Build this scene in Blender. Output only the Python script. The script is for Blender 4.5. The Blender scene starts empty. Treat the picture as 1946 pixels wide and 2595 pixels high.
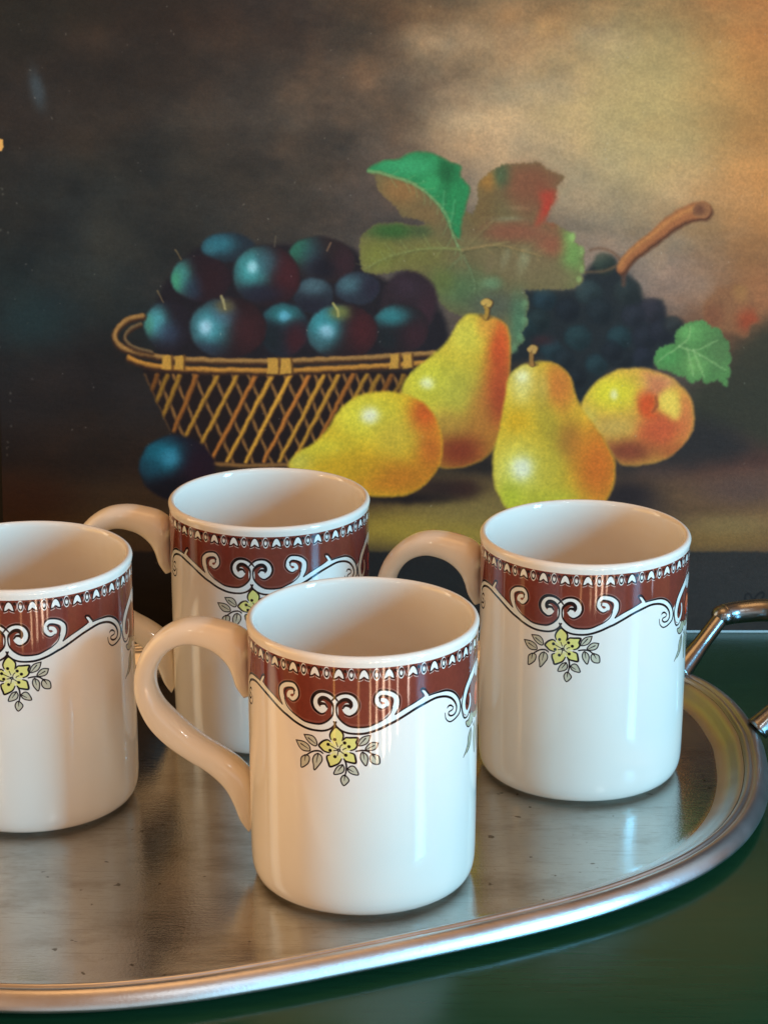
# Four printed mugs on an oval metal tray in front of a leaning still-life canvas.
# Units: metres.  +X right, +Y away from the camera, Z up, z = 0 is the floor of the tray.
import bpy, bmesh, math, random
import numpy as np
from mathutils import Vector, Matrix
R = math.radians
random.seed(7); RNG = np.random.default_rng(11)
scene = bpy.context.scene
col = scene.collection

# ------------------------------------------------------------------ camera
cam_d = bpy.data.cameras.new('camera'); cam = bpy.data.objects.new('camera', cam_d); col.objects.link(cam)
cam.location = (0, 0, 0.3762); cam.rotation_euler = (R(90 - 18.2), 0, 0)
cam_d.sensor_fit = 'VERTICAL'; cam_d.sensor_height = 36; cam_d.lens = 36 * 5866 / 2595
cam_d.clip_start = 0.02; cam_d.clip_end = 50
cam_d.dof.use_dof = True; cam_d.dof.focus_distance = 0.80; cam_d.dof.aperture_fstop = 64.0
scene.camera = cam

# ------------------------------------------------------------------ light
scene.view_settings.view_transform = 'Standard'; scene.view_settings.look = 'None'
scene.view_settings.exposure = 0.0; scene.view_settings.gamma = 1.0
world = bpy.data.worlds.new('World'); scene.world = world; world.use_nodes = True
wbg = world.node_tree.nodes['Background']
wbg.inputs[0].default_value = (1.0, 0.46, 0.17, 1); wbg.inputs[1].default_value = 0.48

def area(name, loc, target, sx, sy, watts, colour, spread=180):
    d = bpy.data.lights.new(name, 'AREA'); d.shape = 'RECTANGLE'; d.size = sx; d.size_y = sy
    d.energy = watts; d.color = colour; d.spread = R(spread)
    o = bpy.data.objects.new(name, d); col.objects.link(o); o.location = loc
    v = Vector(target) - Vector(loc)
    o.rotation_euler = v.to_track_quat('-Z', 'Y').to_euler()
    return o
def around(az, dist, z, cx=0.0, cy=0.76): return (cx + dist*math.sin(R(az)), cy - dist*math.cos(R(az)), z)
# tall glazed door on the right: cool daylight
area('door_daylight', around(57, 2.0, 0.53), (0, .76, .05), 0.30, 0.74, 42, (0.24, 0.85, 1.40))
area('near_fill', around(35, 1.8, 0.1), (0, .76, .05), 0.6, 0.6, 2.6, (0.40, 0.85, 1.1))  # cool fill, added low at front right to balance the tones
area('upper_fill', around(100, 1.5, 0.9), (0, .76, .05), 0.8, 0.8, 1.3, (0.40, 0.85, 1.1))  # unseen cool fill, added high on the right
# sunlit furnishings beyond and below the table edge, seen only in the glaze
PANES = [(-27, .022, 7, (1, .50, .12), ((0, .75),)), (-4, .03, 6, (1, .50, .22), ((.1, .5), (.58, .8))), (7, .022, 16, (1, .62, .36), ((0, .42), (.47, .7), (.74, 1))),
         (13, .026, 22, (1, .66, .44), ((0, .36), (.4, .95))), (19.5, .034, 22, (1, .68, .48), ((0, .3), (.33, .62), (.65, 1))), (25, .025, 16, (1, .66, .46), ((.1, .8),)),
         (33, .016, 22, (1, .74, .58), ((0, .5), (.55, .9))), (44, .02, 24, (1, .78, .66), ((0, .95),)), (57, .03, 26, (.78, .93, 1), ((0, 1),)), (66, .02, 5, (.75, .85, 1), ((0, 1),)), (79, .02, 7, (.62, .78, 1), ((0, 1),))]
for (az, w, L, c, parts) in PANES:
    for (p, q) in parts:
        h = .36*(q-p); z = -.43+.36*(p+q)/2
        area('sunlit_floor', around(az, .95, z), around(az, .2, z+.1), w, h, L*math.pi*w*h, c)
# warm lamp-lit side of the room, with added fill lamps around it
area('front_fill', around(10, 1.8, 0.1), (0, .76, .05), 1.6, 0.6, 2.3, (0.40, 0.85, 1.08))  # added cool fill from behind the camera
area('warm_room', around(-84, 1.7, 0.32), (0, .76, .05), 1.2, 0.9, 8.6, (1.0, 0.66, 0.29))
area('pale_back_fill', around(-115, 1.3, 0.6), (0, .76, .05), 1.0, 1.0, 7.9, (0.78, 0.86, 0.78))  # pale fill added at back left to lift the rear mug
area('overhead_fill', (0, .7, 2.0), (0, .76, .05), 1.0, 1.0, 5.9, (1.0, 0.54, 0.22))  # warm fill added overhead to balance the tones
# two small bright panes high up behind the camera
for az in (22, 27):
    area('high_pane', around(az, 1.7, 1.35), (0, .76, .08), 0.09, 0.10, 1.5, (0.85, 0.95, 1.0))
# small unseen lamps, added only to sparkle in the glaze
for az, z in ((-38, .62), (-31, .60), (-70, .50)):
    area('sparkle_lamp', around(az, 1.5, z), (0, .76, .05), 0.035, 0.05, 0.22, (1.0, 0.86, 0.66))
PICT_TINT = (1.06, 1.0, .88)
# print on the mugs: (millimetres round the wall from the flower, height in mm)
DECAL = {
  'brown': [[-0.18,77.55],[0.58,74.98],[2.85,72.61],[5.11,71.81],[7.93,71.57],[10.74,71.86],[13.56,72.96],[16.02,74.02],[18.32,74.61],[19.82,75.7],[22.9,77.34],[27.54,79.28],[29.73,80.2],[32.01,80.37],[35.21,80.49],[39.6,80.0],[42.87,78.72],[45.41,76.5],[47.09,74.07]],
  'band_lo': [[-0.65,73.24],[0.17,71.69],[1.7,70.4],[3.78,69.62],[6.23,69.37],[8.86,69.44],[11.3,69.91],[14.5,70.98],[17.36,72.27],[19.48,73.12],[22.45,74.55],[26.6,76.48],[30.0,77.62],[33.87,78.54],[36.64,78.55],[39.62,77.83],[42.22,76.39],[44.16,74.37],[45.03,72.45],[44.76,70.91],[43.69,70.11],[41.98,70.16],[40.82,71.04],[41.03,71.9],[42.62,72.09],[43.13,72.62]],
  'arc': [[40.15,73.52],[40.78,74.07],[41.92,73.94],[43.23,72.94]],
  'crescent': [[0.22,78.8],[0.21,77.18],[0.58,75.39],[1.72,73.86],[3.23,72.64],[5.11,71.85],[7.93,71.68],[10.74,71.96],[13.18,72.98],[15.45,74.06],[17.74,75.89],[18.71,78.22]],
  'band_up': [[19.82,75.7],[22.9,77.34],[27.54,79.28],[29.48,80.14]],
  'spike': [[29.73,80.2],[29.6,81.37],[28.85,82.89],[29.46,83.33],[30.46,82.78],[31.36,81.55],[32.27,80.31]],
  'band_up2': [[32.14,80.39],[35.21,80.49],[39.6,80.07],[42.87,78.61],[45.41,76.38],[47.01,73.86],[47.47,71.37],[46.7,69.55],[44.44,68.46],[42.34,68.07],[40.85,68.48],[39.47,69.95],[39.08,72.04]],
  'volute': [[-0.59,73.86],[-0.66,77.5],[-0.06,79.99],[1.77,82.06],[4.04,82.5],[5.9,81.16],[6.55,78.95],[5.7,77.21],[4.2,77.05],[3.26,78.11],[3.83,79.06]],
  'volute_out': [[-1.21,80.78],[-0.15,82.0],[1.39,83.14],[3.29,83.63],[5.17,83.35],[6.66,82.29],[7.58,80.59],[7.67,78.77],[6.82,76.94],[5.13,75.77],[4.0,75.66],[3.06,76.18]],
  'volute_in': [[0.21,77.59],[0.41,79.22],[1.38,80.51],[2.71,81.31],[4.03,81.29],[4.96,80.32],[4.96,79.11],[4.21,79.28],[3.08,79.22],[2.31,78.16]],
  'scroll': [[15.45,72.93],[17.17,74.62],[18.79,76.28],[19.95,78.65],[20.28,80.89],[19.55,82.57],[17.38,83.75],[15.24,83.87],[13.65,82.84],[13.57,81.06],[14.04,79.62],[15.36,78.73],[16.88,79.52],[16.4,80.87],[15.26,81.26]],
  'scroll_out': [[19.67,75.72],[20.99,78.29],[21.21,81.0],[20.43,82.69],[18.46,84.16],[15.88,84.78],[14.18,84.51],[13.0,83.11],[12.63,81.51],[12.81,80.09],[13.94,78.62],[15.45,78.01],[16.98,78.8]],
  'scroll_in': [[18.36,77.92],[18.79,79.7],[18.35,81.34],[16.95,82.38],[15.24,82.74],[14.39,82.12],[14.51,81.82],[14.51,80.81]],
  'bandfill': [[0.19,74.74],[1.71,72.23],[3.79,70.84],[6.24,70.43],[8.86,70.46],[11.3,70.93],[14.5,71.99],[17.36,73.29],[19.48,74.37],[22.45,75.92],[26.59,77.86],[29.99,78.81],[33.86,79.46],[36.63,79.54],[39.61,78.92],[42.54,77.44],[45.06,75.23],[46.25,72.27],[45.52,70.19],[43.36,69.06]],
  'petals': [[[-1.71,66.81],[-2.09,68.19],[-1.49,69.9],[-0.12,71.42],[1.13,70.76],[2.17,69.62],[2.49,68.42],[2.15,66.76]],[[2.63,67.1],[3.21,67.85],[4.72,67.93],[7.26,67.9],[6.78,66.36],[7.06,65.14],[6.21,63.89],[4.89,63.4]],[[4.7,62.57],[6.01,62.05],[6.42,60.83],[6.53,58.94],[4.68,59.08],[3.35,59.46],[2.59,60.24]],[[1.83,60.18],[1.05,58.68],[-0.31,57.73],[-2.08,57.02],[-2.56,58.09],[-3.08,59.46],[-3.13,60.69],[-2.24,61.21]],[[-2.01,66.12],[-2.99,66.55],[-4.59,65.82],[-5.92,64.22],[-5.12,63.18],[-4.02,62.31],[-2.23,61.99]]],
  'fcen': [0.89,63.28],
  'dots': [[-0.44,66.94],[2.91,65.99],[4.33,64.74],[3.27,61.61],[-0.39,60.8],[-2.03,62.88],[-2.7,64.95]],
  'lines': [[[0.89,63.28],[-2.7,64.95]],[[0.89,63.28],[-0.86,62.91]],[[0.89,63.28],[0.39,61.19]],[[0.89,63.28],[3.27,61.61]],[[0.04,65.97],[0.61,64.49]],[[1.28,64.03],[1.51,64.77],[2.14,65.33]],[[2.33,63.46],[2.8,63.94],[3.41,64.14]]],
  'leaves': [[[-11.38,67.06],[-8.69,67.29],[-7.23,66.42],[-6.57,64.69],[-7.16,63.73],[-8.72,64.1],[-10.21,65.25]],[[-14.54,64.38],[-11.75,64.52],[-9.79,63.69],[-9.12,62.38],[-9.5,61.49],[-11.79,61.25],[-13.35,62.3]],[[-11.03,59.83],[-9.63,59.61],[-9.49,58.19],[-10.31,56.57],[-12.54,54.94],[-12.74,56.65],[-12.54,58.56]],[[-6.25,61.25],[-5.08,60.41],[-4.85,59.0],[-5.68,57.43],[-7.66,54.98],[-7.96,56.83],[-8.26,58.63],[-7.5,60.42]],[[11.44,68.88],[10.92,66.96],[9.79,65.66],[7.53,65.15],[7.63,66.78],[9.04,68.32]],[[13.97,66.01],[13.36,64.21],[11.85,63.46],[9.78,63.71],[10.54,65.34],[12.04,66.27]],[[8.84,62.9],[10.15,61.87],[10.56,60.22],[9.95,57.93],[8.64,59.42],[8.08,60.85],[8.27,62.29]],[[12.04,62.22],[13.93,61.41],[14.5,60.04],[14.3,58.45],[12.41,58.61],[11.37,59.78],[11.28,61.22]],[[2.2,58.15],[2.77,56.75],[1.99,55.15],[-0.72,54.39],[-0.22,56.29],[0.85,57.63]],[[3.72,56.81],[5.05,57.8],[6.37,57.33],[7.46,54.78],[5.61,54.84],[4.28,55.61]],[[2.94,54.5],[4.23,52.92],[3.88,51.77],[2.44,50.6],[1.5,52.53],[2.08,54.02]]],
  'veins': [[[-9.76,66.16],[-7.15,64.59]],[[-12.65,63.49],[-9.81,62.25]],[[-10.92,59.75],[-11.28,57.61]],[[-6.26,61.05],[-6.91,57.85]],[[9.79,67.8],[7.72,65.35]],[[12.61,65.17],[9.97,63.81]],[[8.93,62.8],[9.4,60.23]],[[12.22,61.91],[13.17,60.12]],[[2.01,57.73],[0.65,55.76]],[[3.91,56.82],[5.8,55.67]],[[2.85,54.28],[2.74,52.42]]],
  'stems': [[[-4.59,61.51],[-5.84,62.14],[-8.12,61.65],[-10.49,59.94]],[[6.68,63.19],[8.84,63.48],[10.72,63.08],[12.41,61.49]],[[2.69,60.14],[3.31,58.64],[3.43,56.59],[3.04,54.5]]],
}

# picture on the canvas: (millimetres from its middle, millimetres up from its bottom edge)
ART = {
  'gx': [-169.4,-112.8,-56.2,0.3,56.9,113.5,169.4],
  'gy': [280.9,238.8,196.0,152.7,108.8,76.8],
  'plums': [[[[-100.35,150.54],[-92.25,163.92],[-78.69,175.69],[-55.07,174.91],[-35.38,175.69],[-15.69,174.91],[-3.1,161.57],[15.86,154.48],[27.77,140.26],[19.9,125.18],[-47.57,124.38],[-87.25,125.18],[-100.71,127.57]],[33,28,32],[],2],[[[-57.05,174.12],[-58.25,171.27],[-61.55,168.98],[-66.3,167.7],[-71.57,167.7],[-76.29,168.98],[-79.54,171.27],[-80.68,174.12],[-79.47,176.98],[-76.17,179.27],[-71.42,180.53],[-66.17,180.53],[-61.45,179.27],[-58.19,176.98]],[36,44,52],[[-73.18,175.69,7.09,4.31,0,[50,112,125],0.95,1.0],[-77.14,173.34,3.15,2.35,0,[60,120,130],0.5,1.0]],1.0],[[[-12.79,166.05],[-15.03,161.94],[-19.76,159.15],[-26.03,158.25],[-32.6,159.4],[-38.16,162.39],[-41.61,166.61],[-42.27,171.22],[-40.01,175.32],[-35.29,178.09],[-29.04,178.99],[-22.49,177.84],[-16.93,174.87],[-13.47,170.66]],[42,32,32],[[-37.76,173.34,6.7,5.88,0,[50,110,88],0.95,1.0],[-31.47,169.42,4.73,8.64,0,[50,66,84],0.5,1.0],[-26.76,164.71,5.52,4.72,0,[28,26,34],0.9,1.0],[-17.29,167.07,4.73,7.08,0,[62,36,44],0.6,1.0]],1.0],[[[23.55,150.03],[22.35,144.09],[18.94,139.32],[13.99,136.66],[8.49,136.66],[3.53,139.32],[0.1,144.09],[-1.12,150.03],[0.1,155.96],[3.52,160.71],[8.46,163.34],[13.93,163.34],[18.88,160.71],[22.31,155.96]],[46,34,38],[[9.84,156.87,6.16,4.79,0,[66,48,60],0.5,1.0],[19.45,145.92,4.12,8.91,0,[66,38,46],0.6,1.0]],1.5],[[[-1.92,156.05],[-2.9,152.98],[-5.64,150.51],[-9.6,149.13],[-14.0,149.13],[-17.96,150.51],[-20.7,152.98],[-21.67,156.05],[-20.68,159.13],[-17.93,161.59],[-13.97,162.96],[-9.58,162.96],[-5.63,161.59],[-2.89,159.13]],[44,48,58],[[-15.74,158.02,5.53,3.94,0,[70,100,108],0.95,1.0],[-4.68,156.05,4.74,4.73,0,[40,36,48],0.8,1.0]],1.0],[[[-22.31,152.9],[-23.2,149.48],[-25.67,146.73],[-29.22,145.2],[-33.17,145.2],[-36.71,146.73],[-39.15,149.48],[-40.01,152.9],[-39.11,156.32],[-36.64,159.06],[-33.09,160.58],[-29.15,160.58],[-25.62,159.06],[-23.17,156.32]],[42,46,54],[[-31.53,157.24,6.32,3.55,0,[78,104,112],0.9,1.0],[-31.58,148.17,7.91,3.16,0,[34,32,42],0.8,1.0]],1.0],[[[-67.65,159.23],[-69.39,154.99],[-73.4,151.81],[-78.9,150.33],[-84.78,150.85],[-89.88,153.25],[-93.19,157.07],[-94.05,161.54],[-92.3,165.77],[-88.28,168.94],[-82.8,170.41],[-76.94,169.9],[-71.85,167.5],[-68.53,163.7]],[40,27,32],[[-90.31,161.57,4.74,7.49,0,[70,140,130],0.95,1.0],[-92.32,159.2,2.37,4.72,0,[70,150,110],0.8,1.0],[-84.46,156.05,3.95,4.73,0,[46,68,88],0.6,1.0],[-75.74,159.2,5.53,7.09,0,[50,28,32],0.7,1.0]],1.0],[[[-37.57,157.7],[-40.56,152.4],[-45.84,148.91],[-52.34,147.94],[-58.79,149.66],[-63.89,153.75],[-66.63,159.38],[-66.48,165.43],[-63.47,170.71],[-58.2,174.17],[-51.72,175.14],[-45.3,173.42],[-40.2,169.36],[-37.44,163.75]],[38,26,28],[[-59.11,164.71,7.89,8.66,0,[70,150,150],1.0,1.0],[-42.56,161.57,6.31,9.46,0,[72,32,36],0.9,1.0],[-51.98,167.85,4.73,5.5,0,[64,92,104],0.6,1.0],[-58.15,165.5,2.21,2.36,0,[170,220,228],0.85,1.0],[-55.26,153.69,9.49,3.94,0,[36,34,48],0.8,1.0]],1.0],[[[-84.44,139.47],[-85.59,134.58],[-88.68,130.66],[-93.1,128.48],[-97.97,128.48],[-102.33,130.66],[-105.3,134.58],[-106.3,139.47],[-105.14,144.34],[-102.05,148.25],[-97.64,150.41],[-92.78,150.41],[-88.44,148.25],[-85.46,144.34]],[36,30,36],[[-101.28,141.45,4.91,6.34,0,[86,168,172],0.95,1.0],[-104.86,140.26,2.37,4.76,0,[80,150,120],0.6,1.0],[-95.81,136.3,4.75,4.76,0,[60,76,100],0.6,1.0]],1.0],[[[-33.21,137.88],[-34.34,132.65],[-37.44,128.45],[-41.91,126.12],[-46.86,126.12],[-51.29,128.45],[-54.34,132.65],[-55.39,137.88],[-54.25,143.1],[-51.14,147.28],[-46.68,149.6],[-41.76,149.6],[-37.33,147.28],[-34.28,143.1]],[36,38,46],[[-44.65,145.01,7.91,4.12,0,[50,118,120],0.95,1.0],[-44.1,143.82,2.53,2.06,0,[110,190,215],0.8,1.0],[-38.79,133.13,4.76,7.15,0,[70,28,32],0.8,1.0],[-50.67,133.92,4.76,6.35,0,[26,34,36],0.7,1.0]],1.0],[[[19.82,138.38],[18.58,133.61],[15.06,129.78],[9.96,127.65],[4.3,127.65],[-0.8,129.78],[-4.33,133.61],[-5.58,138.38],[-4.32,143.14],[-0.8,146.96],[4.29,149.07],[9.93,149.07],[15.02,146.96],[18.55,143.14]],[38,30,32],[[3.0,143.87,7.2,4.12,0,[56,126,130],0.95,1.0],[0.94,133.57,4.81,4.82,0,[28,36,38],0.7,1.0],[14.68,134.94,6.18,6.19,0,[64,34,40],0.7,1.0]],1.0],[[[-52.22,138.67],[-53.95,132.76],[-58.73,128.0],[-65.59,125.36],[-73.19,125.36],[-80.0,128.0],[-84.67,132.76],[-86.27,138.67],[-84.51,144.58],[-79.73,149.31],[-72.88,151.93],[-65.32,151.93],[-58.53,149.31],[-53.85,144.58]],[40,26,28],[[-77.55,139.47,8.31,9.12,0,[74,148,156],1.0,1.0],[-60.15,137.09,7.13,8.73,0,[70,34,36],0.7,1.0],[-79.15,138.67,2.7,3.01,0,[176,216,232],0.9,1.0],[-71.16,145.01,4.75,4.75,0,[92,110,130],0.5,1.0],[-70.33,148.17,3.8,2.69,0,[110,96,62],0.8,1.0],[-79.26,129.16,7.14,3.18,0,[44,50,66],0.6,1.0]],1.0],[[[-2.87,136.69],[-4.43,131.26],[-8.79,126.89],[-15.1,124.46],[-22.09,124.46],[-28.39,126.89],[-32.72,131.26],[-34.25,136.69],[-32.67,142.12],[-28.3,146.47],[-22.01,148.88],[-15.04,148.88],[-8.77,146.47],[-4.42,142.12]],[40,28,30],[[-27.26,140.26,7.52,8.72,0,[64,144,150],1.0,1.0],[-9.45,137.09,6.34,8.73,0,[78,32,34],0.85,1.0],[-25.69,137.09,3.01,2.85,0,[170,214,232],0.85,1.0],[-19.72,145.4,4.11,3.0,0,[120,124,66],0.85,1.0],[-29.28,132.33,4.76,3.97,0,[70,110,116],0.6,1.0]],1.0]],
  'stemsm': [[[[-92.12,172.95],[-89.41,169.03]],0.7,[120,98,68]],[[[-100.28,154.87],[-97.59,150.14]],0.7,[120,98,68]],[[[-47.8,179.21],[-48.15,174.52]],0.6,[90,80,66]],[[[-23.41,176.08],[-25.0,172.56]],0.8,[130,98,74]],[[[-71.86,152.9],[-71.09,150.54],[-70.34,146.98]],1.1,[176,160,110]],[[[-22.48,149.35],[-20.51,146.59],[-20.12,143.42]],1.1,[176,164,96]]],
  'lone': [[[-75.95,73.5],[-78.57,67.41],[-84.0,62.99],[-91.16,61.13],[-98.63,62.19],[-104.93,65.97],[-108.79,71.71],[-109.47,78.27],[-106.83,84.34],[-101.4,88.73],[-94.26,90.57],[-86.82,89.52],[-80.54,85.76],[-76.66,80.05]],[28,20,30],[[-99.83,81.13,9.99,7.67,0,[26,112,132],1.0,1.0],[-95.85,80.32,4.4,3.63,0,[70,160,190],0.75,1.0],[-103.93,74.67,5.6,6.47,0,[24,72,90],0.7,1.0],[-83.13,74.67,7.19,8.9,0,[40,20,32],0.8,1.0],[-96.06,65.77,12.01,4.86,0,[16,16,24],0.9,1.0]]],
  'basket_body': [[-108.34,122.0],[-101.05,105.23],[-95.66,93.2],[-76.67,80.32],[-71.91,76.69],[-39.93,76.69],[-7.92,92.4],[20.71,118.81],[-7.89,119.61],[-79.39,118.81]],
  'lat1': [[[-100.86,117.38],[-117.46,78.71]],[[-96.49,117.38],[-113.06,78.71]],[[-90.93,117.38],[-107.47,78.71]],[[-83.38,117.38],[-99.87,78.71]],[[-74.24,117.38],[-94.67,78.71]],[[-65.5,117.38],[-85.88,78.71]],[[-57.16,117.38],[-77.49,78.71]],[[-50.01,117.38],[-70.29,78.71]],[[-41.66,117.38],[-61.9,78.71]],[[-33.72,117.38],[-53.9,78.71]],[[-26.8,117.38],[-46.95,78.71]],[[-20.44,117.38],[-40.55,78.71]],[[-14.09,117.38],[-34.16,78.71]],[[-7.73,117.38],[-27.76,78.71]],[[-2.33,117.38],[-22.33,78.71]],[[3.24,117.38],[-16.73,78.71]],[[8.8,117.38],[-11.13,78.71]],[[14.36,117.38],[-5.54,78.71]]],
  'lat2': [[[-111.19,117.61],[-94.28,78.31]],[[-106.82,117.61],[-89.88,78.31]],[[-101.26,117.61],[-84.29,78.31]],[[-93.71,117.61],[-76.69,78.31]],[[-84.57,117.61],[-67.5,78.31]],[[-75.83,117.61],[-58.7,78.31]],[[-67.49,117.61],[-50.31,78.31]],[[-60.33,117.61],[-43.11,78.31]],[[-51.99,117.61],[-34.72,78.31]],[[-44.04,117.61],[-26.72,78.31]],[[-37.13,117.61],[-19.77,78.31]],[[-30.77,117.61],[-13.37,78.31]],[[-24.42,117.61],[-6.98,78.31]],[[-18.06,117.61],[-0.58,78.31]],[[-12.66,117.61],[4.85,78.31]],[[-7.09,117.61],[10.45,78.31]],[[-1.53,117.61],[16.05,78.31]],[[4.03,117.61],[21.64,78.31]]],
  'rim': [[[[-106.78,144.06],[-113.93,142.24],[-119.17,137.09],[-119.01,133.13],[-114.95,129.55],[-106.27,127.17],[-95.18,125.34],[-79.32,124.38],[-59.48,123.91],[-43.6,124.15],[-23.76,124.78],[-7.88,125.58],[22.27,127.57]],3.2,[150,108,60]],[[[-107.63,140.26],[-112.82,138.28],[-114.87,133.92],[-110.98,129.95],[-103.08,127.72]],1.8,[110,86,58]],[[[-113.44,125.58],[-108.71,123.43],[-100.8,121.52],[-87.31,120.56],[-71.43,119.93],[-47.61,119.61],[-23.77,120.56],[-7.88,121.36],[22.29,123.43]],3.4,[176,118,50]]],
  'wraps': [[[-98.42,126.37],[-94.3,126.37],[-94.07,120.4],[-98.83,120.4]],[[-92.87,126.37],[-88.74,126.37],[-88.51,120.4],[-93.27,120.4]],[[-51.53,125.18],[-46.77,125.34],[-46.5,118.17],[-51.91,118.17]],[[-45.82,125.18],[-41.06,125.34],[-40.78,118.17],[-46.19,118.17]],[[2.73,126.68],[7.13,127.03],[7.14,120.82],[2.73,120.48]],[[8.37,126.68],[12.77,127.03],[12.78,120.82],[8.38,120.48]]],
  'rimbase': [[-76.7,77.9],[-63.91,76.93],[-43.12,77.26]],
  'leaf': [[-7.22,207.66],[-1.11,211.69],[6.36,212.36],[11.11,215.05],[19.92,215.72],[25.36,213.04],[28.9,211.02],[33.52,209.34],[33.54,204.98],[37.31,200.26],[36.32,194.87],[35.26,190.15],[39.08,188.12],[41.44,192.85],[41.71,202.28],[46.44,206.99],[52.53,210.02],[59.31,210.69],[67.45,211.02],[70.88,208.34],[79.07,204.98],[75.72,200.94],[74.77,194.87],[70.77,187.44],[70.11,185.07],[75.24,184.06],[83.82,179.32],[83.17,176.6],[88.0,173.21],[87.37,169.13],[88.59,165.05],[86.78,162.32],[87.51,158.91],[83.1,156.05],[72.83,155.84],[65.99,155.5],[61.19,156.18],[63.43,151.4],[64.14,147.98],[62.33,143.87],[64.08,140.44],[60.68,137.01],[62.23,132.88],[59.03,130.47],[56.65,127.03],[53.13,137.01],[35.24,143.87],[28.37,146.61],[23.55,151.4],[21.47,157.55],[15.99,162.32],[7.77,164.37],[-2.48,162.32],[-9.32,163.69],[-10.68,170.49],[-9.98,178.64],[-3.84,184.06],[6.39,184.74],[14.57,182.71],[20.02,185.07],[14.56,186.77],[7.75,188.12],[5.7,192.17],[0.93,195.55],[-2.47,199.59],[-3.82,205.65]],
  'leafb': [[7.73,199.59,8.84,7.42,0,[150,106,62],0.8,1.0],[17.96,188.12,8.18,5.41,0,[128,98,62],0.7,1.0],[-2.48,170.49,10.25,8.17,0,[122,124,56],0.9,1.0],[15.96,170.49,10.93,7.49,0,[116,112,56],0.8,1.0],[3.66,181.35,10.23,3.39,0,[54,92,44],0.95,1.0],[16.62,181.35,4.09,2.71,0,[70,86,52],0.8,1.0],[64.15,201.61,11.56,8.09,0,[124,78,54],0.95,1.0],[45.11,202.96,3.74,4.72,0,[166,116,54],0.9,1.0],[51.88,205.65,3.4,4.71,0,[76,96,64],0.9,1.0],[43.15,191.5,6.13,8.79,0,[118,92,56],0.8,1.0],[71.74,192.17,3.06,7.43,-20,[186,58,42],0.95,1.0],[59.49,191.5,4.76,1.08,0,[140,120,84],0.8,1.0],[55.45,186.43,6.13,1.08,0,[130,136,100],0.8,1.0],[57.54,180.67,13.64,4.07,0,[132,84,60],0.85,1.0],[74.67,174.57,6.82,4.76,0,[150,88,62],0.9,1.0],[82.91,170.49,4.78,10.89,0,[112,150,78],0.9,1.0],[82.12,178.64,2.73,2.71,0,[130,160,84],0.8,1.0],[62.46,166.41,12.98,6.13,0,[122,102,70],0.85,1.0],[75.51,160.96,8.21,4.09,0,[112,100,66],0.7,1.0],[53.55,169.13,1.64,4.08,20,[150,144,108],0.8,1.0],[61.42,167.77,2.32,4.77,15,[150,150,112],0.85,1.0],[46.73,166.41,1.65,4.09,20,[128,108,78],0.7,1.0],[35.17,155.5,11.64,8.21,0,[84,108,70],0.9,1.0],[47.48,158.23,4.11,2.73,0,[110,140,100],0.85,1.0],[48.92,148.66,10.28,6.16,0,[86,90,74],0.9,1.0],[59.96,140.44,4.12,12.38,0,[82,120,88],0.9,1.0],[25.57,159.6,5.48,5.47,0,[98,108,54],0.7,1.0]],
  'leafg': [[-7.22,207.53],[-1.11,211.69],[6.36,212.36],[11.11,215.05],[19.92,215.72],[25.36,213.04],[28.9,211.02],[33.52,209.34],[33.54,204.98],[37.31,200.26],[35.99,193.52],[34.33,186.09],[33.14,178.64],[30.95,180.0],[27.51,186.77],[22.71,194.2],[15.89,199.93],[7.73,204.17],[-0.43,206.66]],
  'leafgb': [[9.76,209.68,12.9,4.03,0,[60,158,102],0.9,1.0],[27.42,206.32,4.08,7.4,0,[30,88,50],0.9,1.0],[31.56,194.87,4.76,8.1,0,[44,134,78],0.8,1.0],[21.33,201.61,4.07,4.04,0,[60,160,98],0.6,1.0]],
  'veins': [[[[-6.54,207.53],[7.73,204.17],[15.89,199.93],[22.71,194.2],[28.19,186.77],[31.65,175.93],[34.4,172.53]],2.2,[130,170,110],0.75],[[[34.39,173.21],[21.42,173.75],[11.18,172.53],[-0.43,169.13],[-8.64,164.37]],1.6,[140,146,84],0.7],[[[34.39,173.21],[48.72,175.25],[59.66,173.21],[69.25,170.49]],1.8,[160,130,84],0.8],[[[48.72,175.25],[55.53,176.6]],1.2,[160,140,90],0.6],[[[34.4,172.53],[43.22,181.35],[48.63,186.77]],1.4,[140,120,80],0.6],[[[35.09,170.49],[39.25,160.96],[39.98,154.13]],1.2,[120,140,96],0.6],[[[33.73,169.81],[28.29,164.37]],1.2,[120,140,96],0.5],[[[4.35,171.51],[0.25,175.93]],1.2,[150,156,90],0.5],[[[11.18,172.53],[7.08,177.28]],1.2,[150,156,90],0.5],[[[20.05,174.57],[17.31,180.0]],1.2,[140,146,84],0.5],[[[0.94,168.45],[-1.8,172.53]],1.0,[150,156,90],0.5],[[[25.45,190.15],[26.78,198.92]],1.0,[110,190,130],0.5],[[[29.56,185.41],[30.88,194.87]],1.0,[110,190,130],0.5],[[[52.16,171.85],[55.64,164.37]],1.0,[150,130,90],0.4],[[[59.0,171.17],[62.5,162.32]],1.0,[150,130,90],0.4]],
  'scallop': [[82.8,178.64,1.51,2.04,0,[150,180,104],0.6,1.0],[86.98,172.53,1.09,1.77,0,[150,180,104],0.6,1.0],[87.43,164.37,0.96,1.64,0,[150,180,104],0.6,1.0],[86.13,159.94,1.09,1.23,0,[150,180,104],0.6,1.0],[62.28,149.35,1.51,1.78,0,[110,150,106],0.6,1.0],[62.35,141.81,1.51,1.78,0,[110,150,106],0.6,1.0],[60.71,134.26,1.51,1.79,0,[110,150,106],0.6,1.0],[58.0,129.44,1.52,1.79,0,[110,150,106],0.6,1.0]],
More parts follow.
